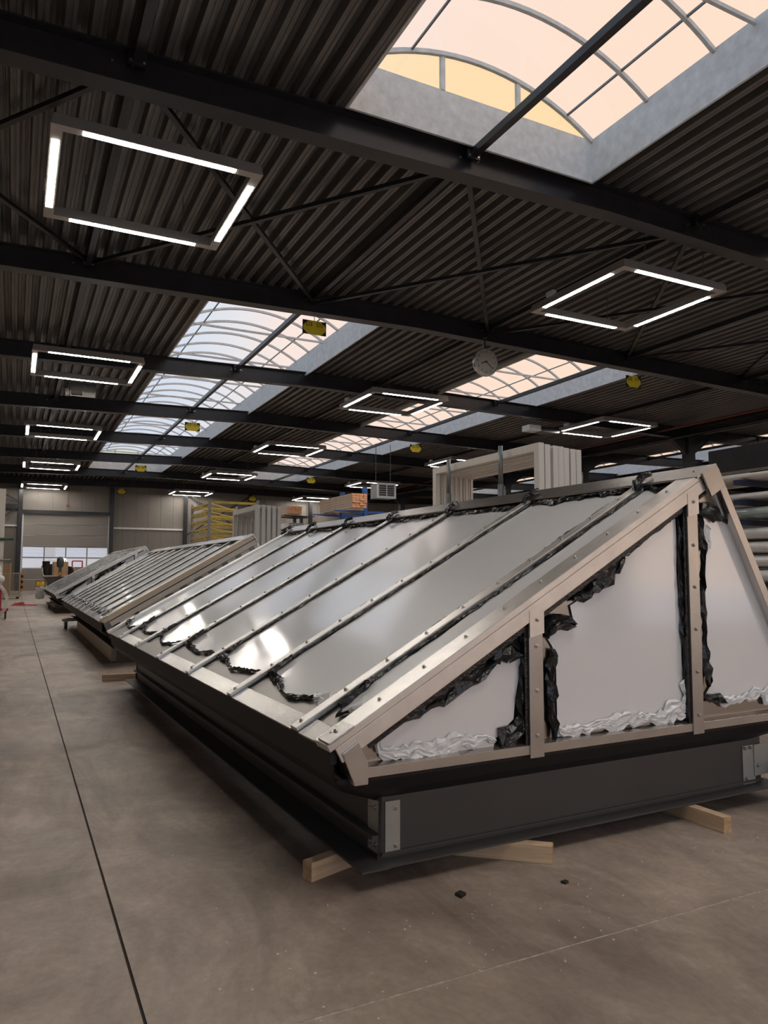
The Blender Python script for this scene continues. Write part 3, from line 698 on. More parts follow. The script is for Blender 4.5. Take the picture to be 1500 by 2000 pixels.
    # --- protective film on the roof sheets, with torn black edges
    for i, (a, b) in enumerate(zip(ends[:-1], ends[1:])):
        lo = a + (.15 if i == 0 and gable else .075); hi = b - .075
        if hi - lo < .05: continue
        st = .05 if fine else .12
        wpn = hi-lo; s0 = .23; s1 = sl-.24
        sag = rd.uniform(.02, .14); top = rd.uniform(-.05, .06)
        left = []; t = s0
        def jit(k): return rd.uniform(-k, k)
        nb = max(4, int(wpn/st)); ns = int((s1-s0)/st)
        bot = [S(s0+.05-sag*math.sin(math.pi*min(1, j/nb*1.15))+jit(.014), lo+wpn*j/nb, .006) for j in range(nb+1)]
        rgt_ = [S(s0+(s1-s0)*j/ns, hi+jit(.008)+.012*math.sin(j*.31+i), .006) for j in range(1, ns)]
        tp = [S(s1-top*math.sin(j*1.7)-abs(jit(.05)), hi-wpn*j/nb, .006) for j in range(nb+1)]
        lft = [S(s1-(s1-s0)*j/ns, lo+jit(.006)+.010*math.sin(j*.23+i*2), .006) for j in range(1, ns)]
        f = sheet('protective_film', bot+rgt_+tp+lft, 'film', root)
        sd = seed*100+i*10; stp = .026 if fine else .09
        ribbon('torn_film_edge', [p+nrm*.0 for p in bot[::2]]+[bot[-1]], nrm, .036 if fine else .08, .016, 'film_black', f, sd, .022 if fine else .09, folds=4)
        ribbon('torn_film_edge', [tp[0], tp[len(tp)//3], tp[2*len(tp)//3], tp[-1]], nrm, .055, .022, 'film_black', f, sd+1, stp)
        for side, yy in ((0, lo-.008), (1, hi+.008)):
            if not fine and side == 0: continue
            ribbon('torn_film_edge', [S(s0+.02, yy, .004), S(s0+.35*(s1-s0), yy+jit(.01), .004), S(s0+.7*(s1-s0), yy+jit(.01), .004), S(s1, yy, .004)], nrm, .026, .012, 'film_black', f, sd+2+side, stp, taper=False)
        if fine:
            if i < 2: ribbon('torn_film_edge', [lft[-1]+nrm*.004, bot[0]+nrm*.004, bot[max(1, nb//6)]+nrm*.004], nrm, .07, .02, 'film_white', f, sd+5)
            ribbon('torn_film_edge', [bot[-1-max(1, nb//4)], bot[-2], rgt_[4]], nrm, .06, .03, 'film_black', f, sd+7, taper=True)
            # scraps pulled over the ridge end of each bar
            ribbon('torn_film_edge', [S(s1-.05, hi+.02, .02), S(s1+.06, hi+.05, .05), S(s1+.14, hi+.02, .04)], nrm, .075, .045, 'film_black', f, sd+6)
    return root, S, nrm

U1, S1, N1 = rooflight('rooflight_unit', (1.767, 3.459, 0), R(1.3), 'long aluminium rooflight unit resting on timber blocks, nearest to the camera',
    7.55, [.36, 1.59, 2.83, 4.07, 5.31, 6.55], 2.403, 2.29, 3.35, True, 3)
# films on the near gable, shapes as torn
def G(x, z, y=-.072): return (x, y, z)
def jag(pts, step, k, seed):
    rd = random.Random(seed); P = resample([Vector((p[0], 0, p[1])) for p in pts+[pts[0]]], step)[:-1]
    return [G(p.x+rd.uniform(-k, k), p.z+rd.uniform(-k, k)) for p in P]
f1 = [(-.12,.74),(-.1,.68),(-.06,.645),(.1,.64),(.27,.645),(.52,.65),(.60,.655),(.61,.69),(.67,.74),(.74,.79),(.75,.86),(.765,.94),(.79,1.05),(.80,1.12),(.76,1.16),(.72,1.15),(.60,1.10),(.52,1.01),(.36,.96),(.18,.92),(.09,.885),(.01,.845),(-.06,.80),(-.12,.765)]
f2 = [(1.05,.66),(1.05,.86),(1.05,1.13),(.97,1.25),(1.01,1.28),(1.20,1.285),(1.165,1.41),(1.22,1.43),(1.43,1.50),(1.60,1.69),(1.73,1.79),(2.03,1.93),(2.045,1.97),(2.07,1.95),(2.075,1.75),(2.065,1.62),(2.09,1.27),(2.095,.9),(2.095,.78),(2.095,.68),(1.96,.72),(1.89,.67),(1.71,.68),(1.46,.68),(1.16,.66)]
f3 = [(2.31,1.97),(2.46,1.98),(2.62,1.92),(2.67,1.80),(2.95,1.31),(3.22,.83),(3.20,.77),(2.94,.72),(2.84,.77),(2.68,.76),(2.44,.75),(2.34,.76),(2.30,.81),(2.38,.89),(2.34,1.07),(2.33,1.31),(2.335,1.71),(2.36,1.87)]
NG = (0, -1, 0)
def gfilm(poly, seed, curls):
    f = sheet('protective_film', jag(poly, .06, .004, seed), 'film', U1)
    for k, (pts, w, amp, m) in enumerate(curls):
        ribbon('torn_film_edge', [G(*p) for p in pts], NG, w*(1.25 if m == 'film_white' else 1.05), amp*(.30 if m == 'film_white' else .62), m, f, seed*20+k, step=.026 if m == 'film_white' else .038, folds=8 if m == 'film_white' else 4, rag=.12)
B_, W_ = 'film_black', 'film_white'
gfilm(f1, 1, [([(.0,.84),(.18,.93),(.36,.98),(.48,1.03),(.60,1.12)], .075, .04, B_), ([(.57,1.13),(.63,1.18),(.72,1.20),(.79,1.14)], .085, .06, B_),
              ([(.80,1.12),(.79,1.0),(.77,.86),(.78,.80)], .042, .04, B_), ([(.80,.80),(.75,.73),(.64,.66)], .10, .05, B_),
              ([(-.11,.78),(-.09,.72),(-.04,.69),(.12,.685),(.35,.69),(.60,.70)], .07, .05, W_), ([(-.1,.79),(.0,.85),(.16,.91)], .03, .03, W_)])
gfilm(f2, 2, [([(1.01,1.17),(1.01,.95),(1.02,.78),(1.02,.65)], .072, .04, B_), ([(.97,1.23),(.985,1.30),(1.08,1.335),(1.19,1.31)], .10, .06, B_),
              ([(1.17,1.43),(1.32,1.50),(1.46,1.59),(1.58,1.70)], .11, .05, B_), ([(1.56,1.69),(1.75,1.82),(2.02,1.955)], .05, .04, B_), ([(2.08,1.97),(2.08,1.6),(2.095,1.2),(2.1,.85)], .035, .03, B_),
              ([(1.06,.69),(1.3,.69),(1.6,.705),(1.8,.705)], .065, .05, W_), ([(1.75,.70),(1.9,.705),(2.0,.735),(2.09,.70)], .08, .06, W_), ([(2.02,1.99),(2.1,1.985)], .07, .05, B_), ([(2.085,.70),(2.09,.80),(2.085,.92)], .06, .05, W_)])
gfilm(f3, 3, [([(2.28,1.97),(2.30,1.75),(2.29,1.5)], .07, .05, B_), ([(2.29,1.55),(2.285,1.25),(2.30,1.05),(2.325,.86)], .068, .04, B_), ([(2.25,2.00),(2.33,2.02),(2.43,2.01),(2.50,1.97)], .10, .06, B_),
              ([(2.46,1.99),(2.56,1.96),(2.65,1.91)], .03, .03, B_), ([(2.27,.81),(2.33,.765),(2.48,.755)], .075, .04, B_), ([(2.42,.765),(2.65,.77),(2.84,.79)], .07, .05, W_), ([(2.84,.77),(2.95,.745),(3.2,.77)], .07, .05, W_), ([(2.35,1.92),(2.36,1.84),(2.34,1.75)], .05, .04, W_)])

# second unit: open near end with a cream rafter
U2, S2, N2 = rooflight('rooflight_unit', (1.715, 13.4, 0), 0, 'second rooflight unit down the hall with a cream open end rafter', 10.7,
    [.9+1.09*k for k in range(9)], 2.25, 2.27, 3.3, False, 5, fine=False, base_z=.30)
xe, ze = -.365, .755
sl2 = math.hypot(2.25-xe, 2.27-ze)
def sb(nm, S, t0, t1, y0, y1, h0, h1, m, par): return MB().prism([S(t0, y0, h0), S(t0, y0, h1), S(t1, y0, h1), S(t1, y0, h0)], (0, y1-y0, 0)).build(nm, m, par)
cr_ = sb('end_rafter', S2, 0, sl2, -.12, .10, -.01, .045, 'cream', U2)
sb('rafter_strip', S2, .02, sl2, -.13, -.118, -.045, .04, 'cream', cr_)
sb('rafter_groove', S2, .02, sl2, -.122, -.112, -.062, -.045, 'black_steel', cr_)
sb('rafter_strip', S2, .02, sl2, -.13, -.11, -.145, -.062, 'white_frame', cr_)
sb('inner_beam', S2, .6, sl2-.02, -.09, -.05, -.47, -.145, 'white_frame', U2)
for k in range(7):
    t = 1.10+k*.285
    sb('slot', S2, t, t+.11, -.10, -.0895, -.29, -.155, 'galv_dark', U2)
    if k <= 3: MB().bar(S2(t+.11, -.105, -.165), S2(t+.285, -.105, -.28), .03, .012, (0, 1, 0)).build('lattice_bar', 'galv_dark', U2)
MB().box(.0, 2.9, .1, .16, .60, .68).box(.0, 2.9, .1, .16, .86, .90).build('cross_rail', 'galv_dark', U2)
for xx in (.95, 1.9): MB().box(xx, xx+.08, .05, .13, .62, .75+(xx+.365)*.58-.3).build('inner_post', 'galv_dark', U2)
# third unit: taller, gable towards the camera
U3, S3, N3 = rooflight('rooflight_unit', (1.76, 30.9, 0), 0, 'third and farthest rooflight unit, gable partly covered in film', 10.2,
    [.9+1.1*k for k in range(9)], 2.95, 2.62, 4.0, True, 8, fine=False, base_z=.30)
f3b = sheet('protective_film', [(.05, -.075, .70), (.75, -.075, .70), (.80, -.075, 1.25), (.35, -.075, 1.0)], 'film', U3)
ribbon('torn_film_edge', [(.05, -.08, .72), (.4, -.08, 1.02), (.8, -.08, 1.28)], NG, .09, .05, B_, f3b, 71, .08)
f3c = sheet('protective_film', [(1.05, -.075, .70), (2.2, -.075, .70), (2.2, -.075, 1.98), (1.2, -.075, 1.42)], 'film', U3)
ribbon('torn_film_edge', [(1.05, -.08, .75), (1.1, -.08, 1.3), (1.3, -.08, 1.5), (2.2, -.08, 2.02)], NG, .12, .06, B_, f3c, 72, .08)
bag = empty('plastic_bag', (1.30, 40.9, .40)); tag(bag, 'pale plastic sheet draped over the far corner of the third rooflight', 'plastic sheet')
rdb = random.Random(4); mbb = MB(); vs_ = []
for i in range(9):
    for j in range(9):
        vs_.append((-.30+.05*i+rdb.uniform(-.03, .03), -.2+rdb.uniform(-.05, .05)+.03*j, .45-.075*j+rdb.uniform(-.03, .03)))
mbb.add(vs_, [(i*9+j, i*9+j+1, (i+1)*9+j+1, (i+1)*9+j) for i in range(8) for j in range(8)]); mbb.build('sheet', 'film_white', bag, recalc=False)

# ------------------------------------------------------------------ timber blocks under the first unit
def timber(p, q, label):
    p = Vector(p); q = Vector(q); L = (q-p).length
    root = empty('timber_block', p, math.atan2(q.y-p.y, q.x-p.x)); tag(root, label, 'timber block', 'softwood blocks under the rooflight')
    MB().box(0.004, L-.004, -.0355, .0355, 0, .097).build('beam', 'timber', root, bevel=.003)
    MB().box(0, .004, -.035, .035, .001, .096).build('end_grain', 'timber_end', root)
    MB().box(L-.004, L, -.035, .035, .001, .096).build('end_grain', 'timber_end', root)
timber((1.425, 3.735, 0), (2.1, 3.97, 0), 'softwood block sticking out at the front left corner of the nearest rooflight')
timber((2.735, 3.360, 0), (2.15, 3.86, 0), 'softwood block under the middle of the nearest front panel, angled outwards')
timber((4.005, 3.250, 0), (3.98, 4.35, 0), 'softwood block sticking out at the right of the front panel')
timber((1.22, 11.66, 0), (2.4, 11.60, 0), 'softwood block far back between the first and second rooflight')

# ------------------------------------------------------------------ trolleys with casters under the far units
def caster(x, y, z, parent):
    c = MB().box(x-.05, x+.05, y-.05, y+.05, z-.012, z).prism([(x-.045, y-.04, z-.01), (x-.045, y+.04, z-.01), (x-.045, y+.05, z-.13), (x-.045, y+.0, z-.13)], (.008, 0, 0)).prism([(x+.037, y-.04, z-.01), (x+.037, y+.04, z-.01), (x+.037, y+.05, z-.13), (x+.037, y+.0, z-.13)], (.008, 0, 0)).build('caster_fork', 'galv', parent)
    r = (z-.02)/2
    MB().lathe([(r*.4, -.025), (r*.92, -.025), (r, -.015), (r, .015), (r*.92, .025), (r*.4, .025)], (x, y+.03, r), 'x', 18).build('wheel', 'rubber', c)
def trolley(x, y, label):
    t = empty('wheeled_dolly', (x, y, 0)); tag(t, label, 'dolly', 'wheeled dollies under the rooflights')
    MB().box(-.1, 1.4, -.25, .25, .23, .29).build('deck', 'galv_dark', t)
    for cx, cy in ((0, -.18), (0, .18), (1.3, -.18), (1.3, .18)): caster(cx, cy, .23, t)
trolley(1.36, 22.6, 'grey wheeled dolly sticking out under the second rooflight')
trolley(1.42, 35.3, 'grey wheeled dolly under the third rooflight')
tag(MB().box(1.62, 1.72, 14.2, 22.2, 0, .297).build('support_beam', 'hull_cream'), 'long pale beam lying under the second rooflight', 'beam')
tag(MB().box(1.68, 1.80, 35.8, 40.6, 0, .297).build('support_beam', 'hull_cream'), 'long pale beam lying under the third rooflight', 'beam')
# pallet truck nose at the right edge
pt = empty('hand_trolley', (5.05, 3.30, 0)); tag(pt, 'black hand trolley with rubber wheel at the right picture edge', 'trolley')
MB().box(-.12, .45, .10, .30, .13, .25).build('deck', 'rubber', pt, bevel=.01)
MB().lathe([(.03, -.03), (.085, -.03), (.095, -.015), (.095, .015), (.085, .03), (.03, .03)], (.16, -.05, .095), 'y', 22).build('wheel', 'rubber', pt)
MB().tube([(.16, .12, .14), (.16, -.05, .095)], .02, 8).build('axle', 'galv_dark', pt)

# ------------------------------------------------------------------ stacked frames behind the units
def portal_frames(name, x0, xs, y0, y1, z1, m, lab, grp, wd=.12, dp=.42):
    for k, (xo, dz_) in enumerate(xs):
        r_ = empty(name, (x0+xo, y0, 0)); tag(r_, lab % ((ORD[k] if k else 'front') + ' one' if k < len(xs)-1 else 'last one'), 'frame', grp)
        z2 = z1+dz_; L = y1-y0
        MB().box(0, wd, 0, dp*.28, 0, z2).build('upright', m, r_, bevel=.006)
        MB().box(0, wd, L-dp*.28, L, 0, z2).build('upright', m, r_, bevel=.006)
        MB().box(0, wd, dp*.28, L-dp*.28, z2-dp*.28, z2).build('head', m, r_, bevel=.006)
        for (a_, b_) in ((dp*.28+.001, dp*.28+.03), (L-dp*.28-.03, L-dp*.28-.001)): MB().box(wd*.35, wd*.65, a_, b_, .1, z2-dp*.28).build('rebate', m, r_)
portal_frames('window_frame', 8.0, [(0, 0), (.135, -.02), (.31, -.03), (.43, -.035), (.55, -.05), (.70, -.06), (.83, -.065)], 10.04, 13.65, 3.84, 'white_frame', 'large white frame standing behind the nearest rooflight, %s of its row', 'large white frames', wd=.115, dp=.5)
portal_frames('gate_frame', 7.0, [(0, 0), (.19, 0), (.37, -.01), (.55, -.02), (.73, -.03)], 23.3, 26.2, 3.80, 'grey_frame', 'grey frame standing behind the second rooflight, %s of its row', 'grey frames', wd=.12, dp=.6)
for (x, y, z, lb) in ((7.85, 10.95, 3.90, 'near'), (7.85, 12.75, 3.90, 'far')):
    r_ = empty('steel_pole', (x, y, 0)); tag(r_, 'galvanised steel pole in front of the white frames, %s one' % lb, 'pole', 'steel poles of the frame stand')
    MB().tube([(0, 0, 0), (0, 0, z-.7)], .055, 12).build('sleeve', 'galv_dark', r_, smooth=True)
    MB().tube([(0, 0, z-.7), (0, 0, z)], .043, 12).build('tube', 'galv_dark', r_, smooth=True)
    MB().box(-.2, .2, -.2, .2, 0, .015).build('foot_plate', 'galv_dark', r_)

# ------------------------------------------------------------------ yellow stillage rack
yr = empty('stillage_rack', (9.4, 40.0, 0)); tag(yr, 'tall rack of worn yellow stillage beams by the far wall', 'rack')
for (px, py) in ((0, 0), (2.7, 0), (0, 4.4), (2.7, 4.4)):
    MB().box(px-.06, px+.06, py-.06, py+.06, 0, 5.6).build('post', 'galv_dark', yr)
for k in range(9):
    z = 1.7+.455*k
    MB().box(.06, 2.64, -.05, .05, z, z+.13).build('front_beam', 'yellow_rack', yr)
    MB().box(-.05, .05, .06, 4.34, z-.03, z+.07).box(-.05, .05, .06, 4.34, z-.16, z-.12).build('side_beam', 'yellow_rack', yr)
    for j in range(4): MB().box(-.03, .03, .6+j*1.05, .66+j*1.05, z-.12, z-.03).build('spacer', 'galv_dark', yr)
    MB().box(.06, 2.64, 4.35, 4.45, z, z+.13).build('rear_beam', 'yellow_rack', yr)
    MB().bar((.1, .2, z), (2.5, 4.2, z), .08, .06).build('diagonal', 'yellow_rack', yr)
# ------------------------------------------------------------------ stacks of boards on blue cantilever racks
def board_stack(x0, x1, y0, y1, z0, z1, nx, nz, lab, grp):
    r_ = empty('board_stack', (x0, y0, z0)); tag(r_, lab, 'board stack', grp)
    w = (x1-x0)/nx; h = (z1-z0)/nz; rd = random.Random(int(x0*10))
    b0 = None
    for j in range(nz):
        for i in range(nx):
            if b0 is None:
                m = MB().box(.006, w-.006, .01, y1-y0, .006, h-.006).box(.006, w-.006, 0, .0099, .006, h-.006, 1); b0 = o = m.build('board', ['board', 'board_end'], r_)
            else: o = dup(b0, r_)
            o.location = (i*w, rd.uniform(-.04, .04), j*h)
    for yy in (.4, (y1-y0)/2, y1-y0-.4): MB().box(0, x1-x0, yy-.04, yy+.04, -.09, -.001).build('bearer', 'board', r_)
board_stack(13.42, 14.15, 30, 33.9, 4.50, 5.14, 4, 6, 'stack of sawn boards high on the blue cantilever rack', 'board stacks')
board_stack(16.70, 17.68, 48.0, 50.3, 5.62, 6.14, 4, 5, 'stack of sawn boards farther back, behind the grey frames', 'board stacks')
def cant_rack(x, y0, n, step, m, lab, H, levels, arm, mcol=None, base_arm=True):
    r_ = empty('cantilever_rack', (x, y0, 0)); tag(r_, lab, 'rack')
    for k in range(n):
        MB().box(-.09, .09, k*step-.11, k*step+.11, 0, H).build('column', m, r_)
        for z in levels:
            for sgn in (-1, 1):
                if abs(arm[0 if sgn < 0 else 1]) < .01: continue
                a = arm[0 if sgn < 0 else 1]
                MB().prism([(sgn*.09, k*step-.05, z-.12), (sgn*.09, k*step-.05, z), (sgn*a, k*step-.05, z), (sgn*a, k*step-.05, z-.05)], (0, .10, 0)).build('arm', m, r_)
        MB().box(-arm[0]-.02, arm[1]+.02, k*step-.09, k*step+.09, 0, .12).build('foot', m, r_)
    for z in (1.2, H-.5): MB().bar((0, 0, z), (0, (n-1)*step, z), .05, .05).build('tie', m, r_)
cant_rack(14.32, 30.6, 2, 2.6, 'blue_steel', 'blue cantilever rack carrying boards and grey profiles', 5.5, (4.40, 3.6, 2.6), (1.5, 1.0))
cant_rack(17.85, 48.6, 2, 1.4, 'black_steel', 'black cantilever rack carrying the farther boards', 5.54, (5.525, 4.6, 3.6), (1.3, 1.0))
def bundle(name, x0, x1, y0, y1, z0, z1, nx, nz, m, lab, grp, mend=None):
    r_ = empty(name, (x0, y0, z0)); tag(r_, lab, 'profile bundle', grp)
    w = (x1-x0)/nx; h = (z1-z0)/nz; p0 = None; L = y1-y0; t = .008
    for j in range(nz):
        for i in range(nx):
            if p0 is None:
                mb = MB(); a, b = .003, w-.003; c0, c1 = .003, h-.003
                mb.box(a, b, 0, L, c0, c0+t).box(a, b, 0, L, c1-t, c1).box(a, a+t, 0, L, c0+t, c1-t).box(b-t, b, 0, L, c0+t, c1-t)
                p0 = o = mb.build('profile', m, r_)
            else: o = dup(p0, r_)
            o.location = (i*w, 0, j*h)
    for yy in (.25*L, .75*L): MB().box(-.004, x1-x0+.004, yy-.015, yy+.015, -.004, z1-z0+.004).build('strap', 'black_steel', r_) if False else None
bundle('profile_bundle', 13.0, 14.15, 29.7, 34.5, 3.60, 3.95, 8, 3, 'galv', 'bundle of hollow grey profiles under the boards on the blue rack', 'grey profile bundles')
bundle('profile_bundle', 16.6, 17.7, 47.6, 51.4, 4.605, 4.95, 7, 3, 'galv', 'bundle of hollow grey profiles on the black rack behind the grey frames', 'grey profile bundles')
bundle('profile_bundle', 12.6, 12.95, 30.2, 33.8, 3.60, 3.72, 3, 1, 'pvc', 'few pale profiles beside the grey bundle on the blue rack', 'grey profile bundles')

# ------------------------------------------------------------------ profile rack along the right side
rk = empty('profile_rack', (8.9, 2.5, 0)); tag(rk, 'dark blue steel rack full of long profiles at the right edge', 'rack')
for k in range(4):
    MB().box(.08, .22, k*1.75-.06, k*1.75+.06, 0, 2.95).build('column', 'navy_steel', rk)
    for z in (.72, 1.49, 2.24, 2.48, 2.72): MB().box(-1.15, .08, k*1.75-.04, k*1.75+.04, z-.06, z).build('arm', 'navy_steel', rk)
    MB().box(-1.15, .5, k*1.75-.06, k*1.75+.06, 0, .1).build('foot', 'navy_steel', rk)
def wrapped(x0, w, y0, y1, z0, h, m, lab, grp='wrapped profiles on the right rack', ends=True):
    r_ = empty('wrapped_profile', (x0, y0, z0)); tag(r_, lab, 'wrapped profile', grp)
    rd = random.Random(int(z0*100)+int(x0*31)); N = 22; L = y1-y0; vs = []; K = 10
    for i in range(N+1):
        y = L*i/N
        for k in range(K):
            a = 2*math.pi*k/K+.3; ca, sa = math.cos(a), math.sin(a)
            e = .62; px_ = math.copysign(abs(ca)**e, ca)*w/2; pz_ = math.copysign(abs(sa)**e, sa)*h/2
            vs.append((w/2+px_*(1+rd.uniform(-.03, .02)), y, h/2+pz_*(1+rd.uniform(-.04, .0))))
    mb = MB(); mb.add(vs, [(i*K+k, i*K+(k+1) % K, (i+1)*K+(k+1) % K, (i+1)*K+k) for i in range(N) for k in range(K)] + [tuple(range(K)), tuple(range(N*K, (N+1)*K))])
    mb.build('wrapping', m, r_, smooth=True)
    for yy in (L*.38, L*.72): 
        MB().box(-.006, w+.006, yy-.012, yy+.012, -.001, h+.004).build('strap', 'cardboard' if m == 'green_wrap' else 'film_white', r_)
    return r_
LV = [(.72, 4, 'below the dark arm, lower pile'), (1.495, 4, 'above the dark arm, upper pile')]
for z0, n, t in LV:
    for k in range(n):
        wrapped(7.85, 1.02, 1.9, 9.3, z0+.168*k, .162, 'pvc', 'white film wrapped profile bundle %s, %s from its arm' % (t, ('lowest', 'second', 'third', 'fourth')[k]))
wrapped(7.85, 1.0, 1.9, 9.2, 2.245, .165, 'green_wrap', 'greenish film wrapped profile pack with a cardboard strap')
wrapped(7.85, .5, 1.9, 9.2, 2.485, .09, 'pvc', 'pale profile pack on the upper rack arm, front one')
wrapped(8.38, .46, 1.9, 9.2, 2.485, .10, 'pvc', 'pale profile pack on the upper rack arm, rear one')
wrapped(7.85, .9, 1.9, 9.2, 2.725, .10, 'white_frame', 'grey white profile pack on the topmost rack arm')
tag(MB().box(10.2, 10.5, -6, 8.4, 3.22, 3.6).box(10.2, 10.5, -6, 8.4, 2.98, 3.06).build('mezzanine_beam', 'black_steel'), 'black steel mezzanine beam above the right rack', 'beam', kind='structure')
for k, y in enumerate((-5.5, .5, 6.8)): tag(MB().box(10.22, 10.48, y-.13, y+.13, 0, 2.98).build('mezzanine_post', 'navy_steel'), 'dark blue post under the black mezzanine beam, %s from the back' % ('first', 'second', 'third', 'fourth')[k], 'post', kind='structure')

# ------------------------------------------------------------------ boat on its trailer by the door
bt = empty('motor_boat', (1.75, 57.0, 0)); tag(bt, 'dark boat on a road trailer, outboard motor on its stern', 'boat')
sec = [(0, .55, 1.0, 1.90), (.02, .55, 1.0, 1.90), (2.5, .5, 1.05, 1.95), (4.2, .55, .8, 2.05), (5.4, .8, .25, 2.2), (5.8, 1.2, .05, 2.25)]
mb = MB(); vs_ = []
for (y, zk, hw, zt) in sec:
    vs_ += [(1.1-hw, y, zt), (1.1-hw*.95, y, 1.30), (1.1-hw*.6, y, zk+.2), (1.1, y, zk), (1.1+hw*.6, y, zk+.2), (1.1+hw*.95, y, 1.30), (1.1+hw, y, zt)]
# low transom: stern section dips in the middle
fs_ = [(i*7+k, i*7+k+1, (i+1)*7+k+1, (i+1)*7+k) for i in range(len(sec)-1) for k in range(6)] + [(0, 1, 5, 6), (1, 2, 3, 4, 5)]
fs_ = [f for f in fs_ if f != (0, 1, 5, 6)]
mb.add(vs_, fs_); mb.build('hull', 'hull', bt)
MB().box(.12, 2.08, -.03, .03, 1.26, 1.34).tube([(.12, 0, 1.3), (.05, .3, 1.6), (.08, 1.2, 1.93), (.06, 2.6, 1.98)], .05, 6).tube([(2.08, 0, 1.3), (2.15, .3, 1.6), (2.12, 1.2, 1.93), (2.14, 2.6, 1.98)], .05, 6).build('gunwale', 'hull_cream', bt)
MB().prism([(.2, .05, 1.24), (2.0, .05, 1.24), (2.0, 4.0, 1.3), (.2, 4.0, 1.3)], (0, 0, .02)).build('deck', 'hull_cream', bt)
MB().box(.75, 1.75, .8, 1.5, 1.3, 2.32).build('console', 'cardboard', bt, bevel=.05)
MB().prism([(.80, 1.1, 2.3), (1.7, 1.1, 2.3), (1.62, 1.25, 2.6), (.88, 1.25, 2.6)], (0, .03, 0)).build('windscreen', 'glass', bt)
for xx in (.4, .75): MB().tube([(xx, 1.8, 1.3), (xx, 1.8, 2.4), (xx+.3, 2.2, 2.45)], .025, 6).build('rail_stanchion', 'white_paint', bt)
ob = MB().lathe([(.16, .95), (.20, 1.0), (.23, 1.12), (.24, 1.35), (.22, 1.55), (.16, 1.66), (.06, 1.70)], (1.16, -.25, .95), 'z', 16).build('outboard_motor', 'motor', bt, smooth=True)
MB().box(1.06, 1.26, -.38, -.12, 1.45, 1.92).prism([(1.10, -.36, 1.45), (1.22, -.36, 1.45), (1.20, -.3, 1.1), (1.12, -.3, 1.1)], (0, .2, 0)).build('outboard_leg', 'motor', ob)
MB().box(1.10, 1.22, -.20, .05, 1.3, 1.6).build('clamp', 'galv_dark', ob)
MB().lathe([(.05, -.1), (.07, 0), (.03, .16)], (1.16, -.42, 1.42), 'y', 12).build('propeller_hub', 'copper', ob)
for k in range(3):
    a = R(90+120*k); MB().bar((1.16, -.40, 1.42), (1.16+.17*math.cos(a), -.44, 1.42+.17*math.sin(a)), .11, .015, (0, 1, .3)).build('propeller_blade', 'copper', ob)
bn = empty('black_drum', (2.05, 58.0, 1.30)); tag(bn, 'black drum standing in the boat beside the outboard motor', 'drum')
MB().lathe([(.20, 0), (.23, .02), (.24, .5), (.25, .98), (.26, 1.0), (.26, 1.04), (.22, 1.05)], (0, 0, 0), 'z', 20).build('barrel', 'rubber', bn, smooth=True)
tl = empty('trailer', (0, -.2, 0)); tl.parent = bt; tl['label'] = 'steel boat trailer with a yellow number plate'
MB().box(-.15, 2.3, -.2, -.1, .48, .58).build('light_bar', 'black_steel', tl)
pl_ = MB().box(-.32, .20, -.235, -.215, .60, .93).build('number_plate', 'plate_yellow', tl)
MB().box(-.36, .24, -.214, -.20, .55, .97).build('plate_holder', 'black_steel', tl)
text('plate_text', '04', .14, (-.06, -.237, .83), (R(90), 0, 0), 'print_black', tl); text('plate_text', 'WJ-XG', .13, (-.06, -.237, .69), (R(90), 0, 0), 'print_black', tl)
for xx in (.05, 2.15):
    MB().lathe([(.14, -.09), (.29, -.09), (.31, -.05), (.31, .05), (.29, .09), (.14, .09)], (xx, 1.9, .31), 'x', 22).build('wheel', 'rubber', tl)
    MB().bar((xx, -.15, .5), (1.1+.1*(xx-1.1), 6.6, .5), .08, .1).build('side_member', 'galv', tl)
MB().box(.05, 2.15, 1.85, 1.95, .28, .36).build('axle', 'galv_dark', tl)
for xx in (.55, 1.65): MB().box(xx-.05, xx+.05, .3, 3.6, .55, .66).build('bunk', 'rubber', tl)
MB().box(-.42, -.30, -.22, -.14, .42, .60).build('tail_light', 'red', tl)
# warning triangle board on trailer side
lf = empty('red_trolley_frame', (4.3, 60.0, 0)); tag(lf, 'red tubular frame behind the boat by the door', 'trolley')
for (a, b) in (((-.4, 0, 0), (-.4, 0, 2.4)), ((.3, 0, 0), (.3, 0, 2.4)), ((-.4, 0, 2.4), (.3, 0, 2.4)), ((-.4, 0, 1.9), (.3, 0, 1.9)), ((-.4, 0, 1.4), (.3, 0, 1.4)), ((.3, 0, 1.9), (1.7, .3, 2.1)), ((1.7, .3, 0), (1.7, .3, 2.1))):
    MB().tube([a, b], .05, 6).build('frame_tube', 'red', lf)
